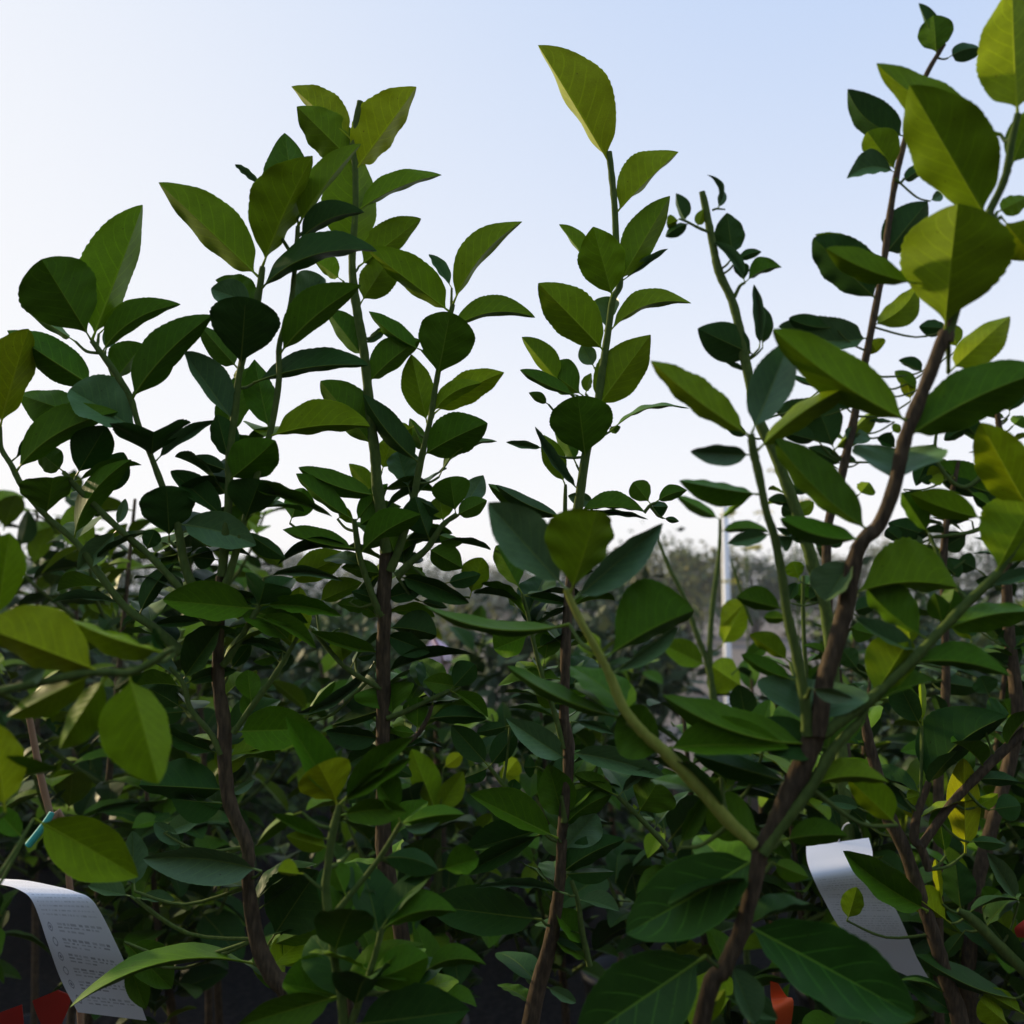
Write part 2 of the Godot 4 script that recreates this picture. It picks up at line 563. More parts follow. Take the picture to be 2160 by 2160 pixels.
func filler_plant(s: Array) -> void:
	var t := thing("potted_sapling", "blurred leafy sapling in the rows behind the saplings in focus", "sapling", Vector3(s[0], 0.004, s[1]), "saplings in the rows behind")
	pot(t, Vector3.ZERO)
	var h: float = s[2]
	var lean := Vector3(rng.randf_range(-0.06, 0.06), 0, rng.randf_range(-0.06, 0.06))
	var pts := PackedVector3Array([Vector3(0, 0.25, 0), Vector3(0, 0.55, 0) + lean * 0.3, Vector3(0, h * 0.72, 0) + lean, Vector3(0, h - 0.03, 0) + lean * 1.6])
	part("trunk", tube(pts, PackedFloat32Array([0.008, 0.007, 0.005, 0.0025]), 7, 4, 0.1, int(h * 1000)), M.stem_b, t)
	var shoots := [[pts[1], pts[3], 26]]
	for k in 7:
		var y := rng.randf_range(0.5, h * 0.86)
		var from := pts[1].lerp(pts[3], clampf((y - 0.55) / (h - 0.58), 0, 1))
		var ang := k * 2.4 + rng.randf()
		var ln := rng.randf_range(0.6, 1.0) * s[3] as float
		var to := from + Vector3(cos(ang) * ln * 0.62, ln * 0.75, sin(ang) * ln * 0.62)
		to.y = minf(to.y, h)
		part("branch", tube(PackedVector3Array([from, from.lerp(to, 0.5) + Vector3(cos(ang), -0.4, sin(ang)) * 0.025, to]), PackedFloat32Array([0.004, 0.003, 0.0016]), 6, 4, 0.1, k), M.stem_g, t)
		shoots.append([from, to, 13])
	for sh in shoots:
		var a: Vector3 = sh[0]
		var b: Vector3 = sh[1]
		var ax := (b - a).normalized()
		var n: int = sh[2]
		for i in n:
			var f := (i + rng.randf()) / n
			var p := a.lerp(b, 0.12 + 0.88 * f)
			var phi := i * 2.4 + rng.randf_range(-0.5, 0.5)
			var o1 := ax.cross(Vector3(0.3, 0.1, 1)).normalized()
			var o2 := ax.cross(o1)
			var dir := ((o1 * cos(phi) + o2 * sin(phi)) + ax * rng.randf_range(0.1, 0.9)).normalized()
			dir = (dir + Vector3.DOWN * rng.randf_range(-0.1, 0.45)).normalized()
			var up := (Vector3.UP - dir * dir.y + Vector3(rng.randfn(), 0, rng.randfn()) * 0.25).normalized()
			var x := up.cross(dir).normalized()
			var want := "d"  # dark tone by default, painting shade into the back rows
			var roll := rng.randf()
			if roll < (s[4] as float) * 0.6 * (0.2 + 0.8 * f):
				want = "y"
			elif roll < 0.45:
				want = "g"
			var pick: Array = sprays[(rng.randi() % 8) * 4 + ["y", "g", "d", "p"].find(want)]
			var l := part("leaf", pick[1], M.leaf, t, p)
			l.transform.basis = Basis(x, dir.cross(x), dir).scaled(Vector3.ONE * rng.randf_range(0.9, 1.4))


func flowering_things() -> void:
	# pale pink magnolia bud on its own shrub
	var at := Vector3(-0.165, 0, -2.2)
	var t := thing("magnolia", "blurred shrub carrying one pale pink flower bud between the saplings", "shrub", at)
	part("trunk", tube(PackedVector3Array([Vector3(0.05, 0.0, 0), Vector3(0.03, 0.5, 0), Vector3(0.0, 0.9, 0), Vector3(0.012, 1.06, 0)]), PackedFloat32Array([0.012, 0.01, 0.007, 0.005]), 8, 4), M.stem_b, t)
	var petal := plain(srgb(0.72, 0.52, 0.62), 0.6)
	petal.backlight = Color(0.5, 0.4, 0.45)
	var bud := part("bud", lathe([Vector2(0.0, 0.0), Vector2(0.014, 0.008), Vector2(0.019, 0.03), Vector2(0.015, 0.06), Vector2(0.0, 0.082)], 14), petal, t, Vector3(0.012, 1.06, 0))
	bud.rotation_degrees = Vector3(0, 0, 14)
	for k in 4:
		var a := k * TAU / 4 + 0.4
		var d := Vector3(cos(a), 0, sin(a))
		var tint := Color(1, 1, 1)
		var pm := leaf_mesh(Vector3(0, 0.092, 0) + d * 0.004, d.cross(Vector3.UP) * 0.022, d.cross(Vector3.DOWN) * 0.022, d * 0.022, tint, 12, 3, 1, k)
		part("petal", pm, petal, bud)
	for k in 5:
		var a := k * 2.1
		var pick: Array = sprays[(k % 8) * 4 + 1]
		var l := part("leaf", pick[1], M.leaf, t, Vector3(0.02, 0.80 + k * 0.05, 0))
		var dir := Vector3(cos(a), 0.5, sin(a)).normalized()
		var x := Vector3.UP.cross(dir).normalized()
		l.transform.basis = Basis(x, dir.cross(x), dir)
	# tall yellow umbels
	for q in [[1.02, -3.6, 1.66, "tallest"], [0.86, -3.7, 1.50, "shorter"]]:
		var u := thing("umbel_flower", "%s of the blurred yellow umbel flowers beside the white post" % q[3], "flower", Vector3(q[0], 0, q[1]), "yellow umbels")
		var top := Vector3(0.02, q[2], 0)
		part("stalk", tube(PackedVector3Array([Vector3.ZERO, Vector3(0.02, q[2] * 0.5, 0), top]), PackedFloat32Array([0.005, 0.004, 0.002]), 6, 4), M.stem_g, u)
		for k in 5:
			var d := Vector3(cos(k * 1.3) * 0.07, 0.05 - 0.13 * (k % 3), sin(k * 1.3) * 0.07)
			part("ray", tube(PackedVector3Array([top + Vector3(0, -0.14 * (k % 3) - 0.05, 0), top + d * 0.6 + Vector3(0, -0.02, 0), top + d]), PackedFloat32Array([0.0016, 0.0014, 0.001]), 5, 3), M.stem_g, u)
			part("flower_head", crown_mesh(Vector3(0.07, 0.02, 0.07), 90, 0.005, 200 + k, [Color(0.62, 0.52, 0.05), Color(0.5, 0.45, 0.08)]), M.far_leaf, u, top + d)


# ---------------------------------------------------------------- the saplings in view
func saplings() -> void:
	var about := {
		"P1": ["citrus_branch", "nearest yellow-green leafy plant reaching in horizontally from the left edge", "sapling"],
		"P2": ["citrus_sapling", "dark leafy citrus sapling with forked shoots behind the left paper tag", "sapling"],
		"P3": ["citrus_sapling", "tall citrus sapling, second from the left, with a cut-off green leader", "sapling"],
		"P4": ["citrus_sapling", "slender citrus sapling whose topmost single bright leaf stands alone in the sky", "sapling"],
		"P5": ["citrus_sapling", "large close citrus sapling at the right with brown forked trunk and blurred top leaves", "sapling"],
		"P6": ["citrus_sapling", "small-leaved citrus sapling with a bare cut green tip right of centre", "sapling"],
		"P7": ["citrus_sapling", "thin-stemmed citrus sapling with curled leaves behind the big leaves top right", "sapling"],
		"P8": ["citrus_sapling", "twiggy citrus sapling with crowded small dark leaves at the right edge", "sapling"],
		"P9": ["citrus_sapling", "dark-stemmed citrus sapling beside the right paper tag, lower right", "sapling"],
		"P10": ["citrus_sapling", "short bright green citrus shoot low in front between the first two trunks", "sapling"],
		"P11": ["leafy_plant", "blurred pale yellow-green plant low behind the second and third trunks", "plant"],
		"Q": ["leafy_plant", "bare twigged plant with few pale leaves right of centre in front of white post", "plant"],
	}
	var seeded := 0
	for key in STEMS:
		var foot := Vector3.ZERO
		for s in STEMS[key]:
			if s[0] == "trunk" or key == "P10":
				var a: Array = s[2]
				foot = Vector3(a[a.size() - 4], 0, a[a.size() - 2]) * 0.001
				break
		foot.y = 0.004
		var root := thing(about[key][0], about[key][1], about[key][2], foot, "citrus saplings" if about[key][0] == "citrus_sapling" else "")
		pot(root, Vector3.ZERO)
		for s in STEMS[key]:
			var a: Array = s[2]
			var pts := PackedVector3Array()
			var rad := PackedFloat32Array()
			for i in range(0, a.size(), 4):
				pts.append(Vector3(a[i], a[i + 1], a[i + 2]) * 0.001 - foot)
				rad.append(a[i + 3] * 0.0001)
			seeded += 1
			part(s[0], tube(pts, rad, 10, 6, 0.12, seeded), M["stem_" + s[1]], root)
		for w in TWIGS.get(key, []):
			seeded += 1
			var a := Vector3(w[0], w[1], w[2]) * 0.001 - foot
			var z := Vector3(w[3], w[4], w[5]) * 0.001 - foot
			var c := a.lerp(z, 0.55) + Vector3(0, -0.12 * (z - a).length(), 0)
			part("twig", tube(PackedVector3Array([a, c, z]), PackedFloat32Array([0.0016, 0.0013, 0.0011]), 6, 4, 0.15, seeded), M.stem_g, root)
		for l in LEAVES[key]:
			seeded += 1
			var b := Vector3(l[0], l[1], l[2]) * 0.001
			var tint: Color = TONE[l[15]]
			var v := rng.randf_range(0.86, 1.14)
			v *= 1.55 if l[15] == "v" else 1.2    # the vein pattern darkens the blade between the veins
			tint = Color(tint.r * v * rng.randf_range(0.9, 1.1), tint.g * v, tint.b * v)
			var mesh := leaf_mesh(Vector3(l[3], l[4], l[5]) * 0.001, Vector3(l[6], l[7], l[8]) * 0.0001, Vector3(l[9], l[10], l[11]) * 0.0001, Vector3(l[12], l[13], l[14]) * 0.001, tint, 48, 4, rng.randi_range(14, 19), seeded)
			part("leaf", mesh, M.vein if l[15] == "v" else M.wax if l[15] == "p" else M.leaf, root, b - foot)


# ---------------------------------------------------------------- tags, cane
func print_image(w: int, h: int, lower_icons: bool) -> Image:
	# worn small print, too small to read: lines of broken grey dashes, some round pictograms
	var img := Image.create(w, h, false, Image.FORMAT_RGB8)
	img.fill(Color(0.90, 0.90, 0.92))
	var r := RandomNumberGenerator.new()
	r.seed = 5
	var y := int(h * 0.30)
	while y < int(h * 0.66):
		var x := int(w * 0.08)
		while x < int(w * 0.9):
			var l := r.randi_range(4, 13)
			var g := r.randf_range(0.74, 0.84)
			img.fill_rect(Rect2i(x, y, l, 2), Color(g, g, g + 0.02))
			x += l + r.randi_range(2, 5)
		y += 6
		if r.randf() < 0.12:
			y += 8
	if lower_icons:
		for k in 6:
			var cy := int(h * (0.70 + 0.05 * k))
			var cx := int(w * 0.12)
			for j in range(-6, 7):
				for i in range(-6, 7):
					var d := sqrt(float(i * i + j * j))
					if (d > 4.6 and d < 6.2) or (d < 2.4 and k % 2 == 0):
						img.set_pixel(cx + i, cy + j, Color(0.6, 0.6, 0.64))
			for row in 3:
				var x := int(w * 0.24)
				while x < int(w * (0.86 if row < 2 else 0.6)):
					var l := r.randi_range(5, 16)
					var g := r.randf_range(0.62, 0.80)
					img.fill_rect(Rect2i(x, cy - 6 + row * 5, l, 3 if row == 0 else 2), Color(g, g, g + 0.02))
					x += l + r.randi_range(3, 8)
	return img


func bent_strip(key: String, thick: float, foot: Vector3) -> ArrayMesh:
	var a: Array = TAGS[key]
	var le := PackedVector3Array()
	var re := PackedVector3Array()
	for i in range(0, a.size(), 6):
		le.append(Vector3(a[i], a[i + 1], a[i + 2]) * 0.001 - foot)
		re.append(Vector3(a[i + 3], a[i + 4], a[i + 5]) * 0.001 - foot)
	var n := le.size()
	var rows := []
	for i in n - 1:
		for k in 6:
			var t := k / 6.0
			rows.append([le[i].cubic_interpolate(le[i + 1], le[maxi(i - 1, 0)], le[mini(i + 2, n - 1)], t), re[i].cubic_interpolate(re[i + 1], re[maxi(i - 1, 0)], re[mini(i + 2, n - 1)], t)])
	rows.append([le[n - 1], re[n - 1]])
	var run := [0.0]
	for i in range(1, rows.size()):
		run.append(run[i - 1] + ((rows[i][0] + rows[i][1]) * 0.5 - (rows[i - 1][0] + rows[i - 1][1]) * 0.5).length())
	var st := SurfaceTool.new()
	st.begin(Mesh.PRIMITIVE_TRIANGLES)
	var cnt := rows.size()
	for f in 2:
		for i in cnt:
			var along: Vector3 = rows[mini(i + 1, cnt - 1)][0] - rows[maxi(i - 1, 0)][0]
			var nn: Vector3 = along.cross(rows[i][1] - rows[i][0]).normalized()
			if f == 1:
				nn = -nn
			for e in 2:
				st.set_normal(nn)
				st.set_uv(Vector2(e, run[i] / run[cnt - 1]))
				st.add_vertex(rows[i][e] + nn * thick * 0.5)
	for f in 2:
		for i in cnt - 1:
			var q := f * cnt * 2 + i * 2
			for j in ([0, 1, 2, 2, 1, 3] if f == 0 else [0, 2, 1, 2, 3, 1]):
				st.add_index(q + j)
	for i in cnt - 1:
		for e in 2:
			var q := i * 2 + e
			var o := cnt * 2
			for j in [q, q + 2, q + o, q + o, q + 2, q + o + 2]:
				st.add_index(j)
	return st.commit()


func tags_and_stakes() -> void:
	var about := [
		["left", "paper_tag", "white paper care tag with tiny print curling down at the lower left", "tag", true],
		["right", "paper_tag", "white paper care tag half hidden by leaves at the lower right", "tag", false],
	]
	for a in about:
		var c: Array = TAGS[a[0]]
		var foot := Vector3(c[c.size() - 3], c[c.size() - 2], c[c.size() - 1]) * 0.001
		var t := thing(a[1], a[2], a[3], foot, "white care tags")
		var m := plain(Color.WHITE, 0.6)
		m.albedo_texture = ImageTexture.create_from_image(print_image(192, 420, a[4]))
		m.backlight = Color(0.35, 0.35, 0.37)
		part("sheet", bent_strip(a[0], 0.0005, foot), m, t)
		var top := Vector3((c[0] + c[3]) * 0.5, (c[1] + c[4]) * 0.5, (c[2] + c[5]) * 0.5) * 0.001 - foot
		part("tie", tube(PackedVector3Array([top + Vector3(0, -0.004, 0), top + Vector3(0.006, 0.02, 0.006), top + Vector3(0.012, 0.03, 0.03)]), PackedFloat32Array([0.0009, 0.0009, 0.0009]), 6, 4, 0.0), plain(srgb(0.5, 0.52, 0.55), 0.5), t)
	var reds := [
		["red1", "red_tag", "dark red plastic price tag beside the white tag's lower end", Color(0.42, 0.03, 0.02)],
		["red2", "red_tag", "dark red plastic price tag in the bottom left corner", Color(0.42, 0.03, 0.02)],
		["orange", "red_tag", "orange-red plastic tag low below the big veined leaf", Color(0.72, 0.10, 0.02)],
		["red3", "red_tag", "red plastic tag peeking in at the lower right edge", Color(0.60, 0.05, 0.03)],
	]
	for a in reds:
		var c: Array = TAGS[a[0]]
		var foot := Vector3(c[c.size() - 3], c[c.size() - 2], c[c.size() - 1]) * 0.001
		var t := thing(a[1], a[2], "tag", foot, "coloured plastic tags")
		var col: Color = a[3]
		part("sheet", bent_strip(a[0], 0.0008, foot), plain(srgb(col.r, col.g, col.b), 0.5), t)
		part("peg", tube(PackedVector3Array([Vector3(-0.01, 0.0, -0.002), Vector3(-0.012, -0.2, -0.02), Vector3(-0.012, 0.26 - foot.y, -0.03)]), PackedFloat32Array([0.002, 0.002, 0.002]), 6, 3, 0.0), plain(srgb(col.r, col.g, col.b), 0.5), t)
	# bamboo cane
	var pts := PackedVector3Array()
	var rad := PackedFloat32Array()
	for i in range(0, CANE.size(), 4):
		pts.append(Vector3(CANE[i], CANE[i + 1], CANE[i + 2]) * 0.001)
		rad.append(CANE[i + 3] * 0.0001)
	var low := pts[pts.size() - 1] + (pts[pts.size() - 1] - pts[pts.size() - 2]).normalized() * 0.1
	pts.append(low)
	rad.append(rad[0])
	var end := Vector3(low.x + 0.1, 0.004, low.z)
	pts.append(end)
	rad.append(rad[0])
	var cane := thing("cane", "brown cane standing in the dark at the far left below the yellow leaves", "cane", end)
	for i in pts.size():
		pts[i] -= end
	part("rod", tube(pts, rad, 9, 6, 0.05), plain(srgb(0.24, 0.14, 0.075), 0.6), cane)
	var tie := part("tie", tube(PackedVector3Array([pts[2] + Vector3(-0.02, -0.03, 0.008), pts[2] + Vector3(0.0, -0.005, 0.011), pts[2] + Vector3(0.006, 0.006, 0.01)]), PackedFloat32Array([0.004, 0.004, 0.003]), 6, 3, 0.0), plain(srgb(0.05, 0.42, 0.36), 0.4), cane)
	tie.set_meta("label", "teal plastic tie tape")

const STEMS := {
	"P2": [
		["trunk", "b", [-249,1264,-842,39,-251,1183,-848,51,-246,1138,-852,57,-245,1101,-855,57,-241,1070,-858,57,-226,1034,-860,54,-225,1000,-863,54,-218,955,-867,66,-205,925,-869,75,-184,883,-873,84,-147,668,-873,90,-119,270,-873,95]],
		["branch", "g", [-247,1264,-838,39,-241,1324,-833,36,-240,1369,-829,33,-235,1406,-826,30,-231,1438,-823,27,-216,1499,-818,30,-212,1526,-816,23]],
		["branch", "g", [-249,1243,-839,39,-238,1272,-837,30,-222,1331,-832,27,-206,1384,-828,26,-198,1429,-824,26,-198,1459,-822,23,-189,1490,-819,23,-185,1520,-817,21,-182,1560,-813,18]],
		["branch", "g", [-251,1222,-841,45,-276,1266,-838,39,-285,1309,-834,30,-297,1339,-832,27,-306,1364,-829,24,-317,1391,-827,23,-324,1414,-825,26,-339,1439,-823,27,-357,1463,-821,21]],
		["branch", "g", [-281,1199,-843,45,-305,1221,-841,36,-327,1236,-840,30,-351,1266,-837,30,-369,1291,-835,27,-395,1314,-834,24,-414,1336,-832,24,-425,1357,-830,23,-434,1372,-829,20,-435,1391,-827,14]],
		["branch", "g", [-251,1216,-842,36,-285,1257,-838,30,-311,1284,-836,27,-333,1303,-834,27,-368,1337,-832,24,-381,1352,-830,18]],
		["branch", "g", [-247,1113,-850,30,-256,1130,-849,24,-273,1151,-847,23,-279,1172,-845,20,-291,1187,-844,14]],
		["branch", "g", [-237,1131,-849,27,-220,1155,-847,24,-201,1181,-844,23,-190,1199,-843,18,-177,1222,-841,15]],
		["branch", "g", [-246,1188,-844,30,-234,1205,-843,27,-223,1225,-841,24,-214,1239,-840,21]],
	],
	"P1": [
		["trunk", "b", [-322,1191,-567,26,-325,1155,-570,30,-325,1105,-574,34,-325,813,-574,36,-325,270,-574,38]],
		["branch", "g", [-315,1189,-563,24,-291,1194,-562,24,-264,1200,-562,24,-237,1205,-562,24,-216,1205,-562,22,-203,1211,-561,20,-194,1217,-561,18,-191,1218,-561,16]],
	],
	"P3": [
		["trunk", "b", [-124,1292,-970,63,-126,1249,-973,66,-126,1225,-975,66,-127,1173,-980,66,-127,1112,-985,66,-127,1044,-990,73,-124,979,-995,80,-108,910,-1001,80,-105,826,-1008,87,-101,631,-1008,92,-98,270,-1008,98]],
		["branch", "g", [-123,1289,-966,62,-132,1353,-961,52,-135,1387,-958,49,-142,1453,-953,45,-147,1498,-949,43,-154,1536,-946,43,-157,1579,-942,35,-154,1619,-939,31,-154,1664,-935,28,-156,1693,-933,31,-149,1731,-930,31]],
		["branch", "g", [-120,1271,-967,45,-108,1301,-965,38,-97,1341,-962,35,-88,1386,-958,31,-80,1420,-955,28,-74,1458,-952,26,-66,1498,-949,24,-58,1532,-946,23]],
		["branch", "g", [-113,1266,-968,42,-101,1278,-967,35,-83,1294,-966,31,-68,1316,-964,26,-54,1327,-963,21]],
		["branch", "g", [-127,1227,-971,42,-134,1240,-970,31,-144,1266,-968,31,-151,1292,-966,31,-155,1322,-963,24]],
		["branch", "g", [-128,1156,-977,28,-142,1163,-976,24,-165,1178,-975,23,-187,1203,-973,23,-196,1215,-972,16]],
		["branch", "g", [-123,1127,-979,28,-106,1133,-979,24,-83,1144,-978,23,-61,1154,-977,19]],
		["branch", "b", [-123,1090,-982,28,-95,1109,-981,24,-83,1127,-979,21,-78,1140,-978,14]],
	],
	"P4": [
		["trunk", "b", [65,1333,-976,46,60,1277,-981,46,55,1225,-985,48,53,1172,-990,48,52,1128,-993,49,56,1098,-996,60,56,1070,-998,53,51,1020,-1002,49,47,959,-1007,53,40,911,-1011,67,19,822,-1018,81,-3,629,-1018,86,-20,270,-1018,91]],
		["branch", "g", [65,1331,-973,46,73,1384,-968,42,84,1432,-964,39,94,1499,-959,35,100,1539,-956,32,107,1557,-954,32,103,1604,-950,32,101,1644,-947,32,96,1686,-944,32]],
		["branch", "g", [51,1096,-992,28,42,1132,-989,25,33,1158,-987,23,24,1190,-984,21,15,1232,-981,19,10,1249,-979,14]],
		["branch", "g", [56,1293,-976,21,53,1328,-973,23,53,1357,-970,14]],
		["branch", "g", [52,1023,-998,35,51,1039,-997,21,49,1049,-996,16]],
		["branch", "g", [77,881,-1009,32,70,913,-1007,28,65,946,-1004,25,59,965,-1003,21]],
		["branch", "g", [1,1050,-996,21,-9,1061,-995,21,-23,1078,-993,18]],
		["branch", "g", [131,1329,-973,18,137,1336,-972,16,143,1339,-972,12]],
		["branch", "g", [154,998,-1000,28,135,1019,-998,26,115,1039,-997,25,105,1049,-996,21]],
	],
	"P10": [
		["branch", "g", [-115,1109,-670,19,-119,1093,-671,28,-123,1067,-673,24,-124,1049,-675,28,-120,1020,-677,28,-118,1002,-679,26,-112,962,-682,35,-92,720,-682,37,-78,270,-682,40]],
		["branch", "g", [-119,1036,-676,21,-107,1050,-675,18,-88,1074,-673,18,-74,1097,-671,14]],
		["branch", "g", [-108,962,-682,26,-100,983,-680,21,-92,1007,-678,19,-87,1027,-676,14]],
		["branch", "g", [-125,1052,-674,12,-132,1057,-674,11,-139,1063,-674,8]],
	],
	"P5": [
		["trunk", "b", [191,1162,-629,67,184,1143,-631,67,174,1123,-632,58,165,1103,-634,53,157,1087,-635,51,151,1060,-638,49,144,1036,-640,49,134,1014,-641,49,119,977,-644,56,76,730,-644,59,44,270,-644,63]],
		["branch", "b", [191,1161,-625,53,195,1190,-623,55,201,1212,-621,55,209,1240,-619,53,214,1267,-617,49,220,1283,-615,46,230,1292,-615,46,240,1319,-612,44,247,1349,-610,42,260,1382,-607,40,271,1411,-605,38,273,1407,-605,35,274,1421,-604,27]],
		["branch", "g", [185,1161,-625,38,183,1185,-623,35,178,1212,-621,33,172,1239,-619,29,169,1262,-617,27,164,1286,-615,27,159,1302,-614,24,154,1327,-612,27,151,1339,-611,27,150,1349,-610,20]],
		["branch", "g", [195,1161,-625,33,206,1170,-625,38,223,1182,-624,35,240,1198,-622,33,256,1213,-621,31,271,1229,-620,29,286,1244,-619,29,302,1260,-617,27,307,1266,-617,22,327,1296,-614,18]],
		["branch", "g", [157,1087,-631,38,164,1097,-631,35,175,1112,-629,35,187,1128,-628,35,199,1149,-626,33,209,1161,-625,29,218,1170,-625,22,224,1181,-624,13]],
		["branch", "y", [152,1092,-631,33,137,1106,-630,40,119,1126,-628,40,100,1146,-627,38,84,1161,-625,33,71,1176,-624,31,63,1194,-623,29,56,1209,-621,24,42,1234,-619,22,34,1252,-618,20]],
		["branch", "g", [272,1409,-605,33,295,1477,-600,24,308,1507,-597,24,313,1532,-595,22,317,1549,-594,20]],
	],
	"P9": [
		["trunk", "b", [357,1128,-1013,36,364,1094,-1016,57,371,1067,-1018,57,380,1031,-1021,65,385,1019,-1022,72,400,987,-1025,65,414,947,-1028,65,430,899,-1032,68,443,854,-1036,75,456,811,-1039,83,483,622,-1039,88,503,270,-1039,93]],
		["branch", "b", [414,993,-1020,43,432,1020,-1018,43,459,1052,-1016,43,488,1081,-1013,47,520,1111,-1011,47]],
		["branch", "b", [422,970,-1022,39,414,993,-1020,43,407,1002,-1020,47,411,1027,-1018,39,422,1059,-1015,32]],
		["branch", "g", [531,856,-1032,61,495,892,-1029,54,466,920,-1026,50,452,929,-1026,32]],
	],
	"P6": [
		["trunk", "g", [251,1778,-1261,42,259,1742,-1264,47,266,1705,-1267,51,275,1668,-1270,56,291,1635,-1273,56,301,1593,-1276,61,308,1556,-1279,65,326,1479,-1286,70,347,1435,-1289,75,366,1384,-1293,75,391,1311,-1299,79,398,1284,-1302,79,412,1240,-1305,79,424,1147,-1313,79,443,840,-1313,84,457,270,-1313,89]],
		["branch", "g", [260,1723,-1262,19,246,1729,-1261,19,230,1737,-1260,16,220,1741,-1260,12]],
		["branch", "g", [293,1638,-1269,26,300,1652,-1267,21,307,1657,-1267,16]],
		["branch", "g", [264,1752,-1259,14,270,1754,-1259,14,281,1753,-1259,9]],
	],
	"P7": [
		["trunk", "b", [593,2000,-1293,27,566,1952,-1297,34,540,1870,-1304,39,525,1807,-1309,44,516,1746,-1314,44,508,1686,-1319,44,494,1614,-1325,46,477,1527,-1332,53,465,1466,-1337,58,453,1413,-1341,58,433,1333,-1348,63,434,1237,-1356,63,436,1210,-1358,63,448,1119,-1365,68,467,822,-1365,72,481,270,-1365,76]],
		["branch", "g", [524,1815,-1304,24,531,1809,-1305,19,537,1815,-1304,15]],
		["branch", "g", [403,1131,-1360,29,400,1179,-1356,29,398,1239,-1351,27,399,1273,-1349,22]],
	],
	"P8": [
		["trunk", "b", [637,1526,-1282,28,646,1446,-1288,42,653,1353,-1296,56,655,1217,-1307,70,667,1112,-1316,79,660,1034,-1322,84,623,903,-1333,84,613,840,-1338,84,604,759,-1345,93,609,678,-1351,93,613,535,-1351,99,616,270,-1351,105]],
		["trunk", "b", [590,1423,-1290,23,571,1307,-1300,47,574,1135,-1314,56,569,1082,-1318,61,564,1015,-1324,61,555,754,-1324,64,548,270,-1324,68]],
		["branch", "g", [646,1434,-1285,33,597,1388,-1289,28,560,1423,-1286,23,560,1469,-1282,19]],
		["branch", "g", [651,1353,-1292,33,607,1330,-1294,28,555,1323,-1294,23]],
	],
	"Q": [
		["trunk", "g", [402,1391,-1895,27,400,1319,-1901,41,388,1231,-1908,48,382,1133,-1916,55,385,1079,-1920,55,394,796,-1920,58,400,270,-1920,61]],
		["trunk", "g", [279,1360,-1897,27,303,1299,-1902,38,330,1245,-1907,44,358,1167,-1913,48,385,1079,-1920,55,428,796,-1920,58,460,270,-1920,61]],
		["branch", "g", [422,1313,-1897,20,435,1272,-1901,24,463,1186,-1908,27]],
	],
	"P11": [
		["trunk", "g", [-115,916,-1532,54,-113,862,-1537,59,-111,655,-1537,63,-109,270,-1537,67]],
		["branch", "g", [35,855,-1533,38,11,930,-1527,38,-13,970,-1524,27]],
	],
}
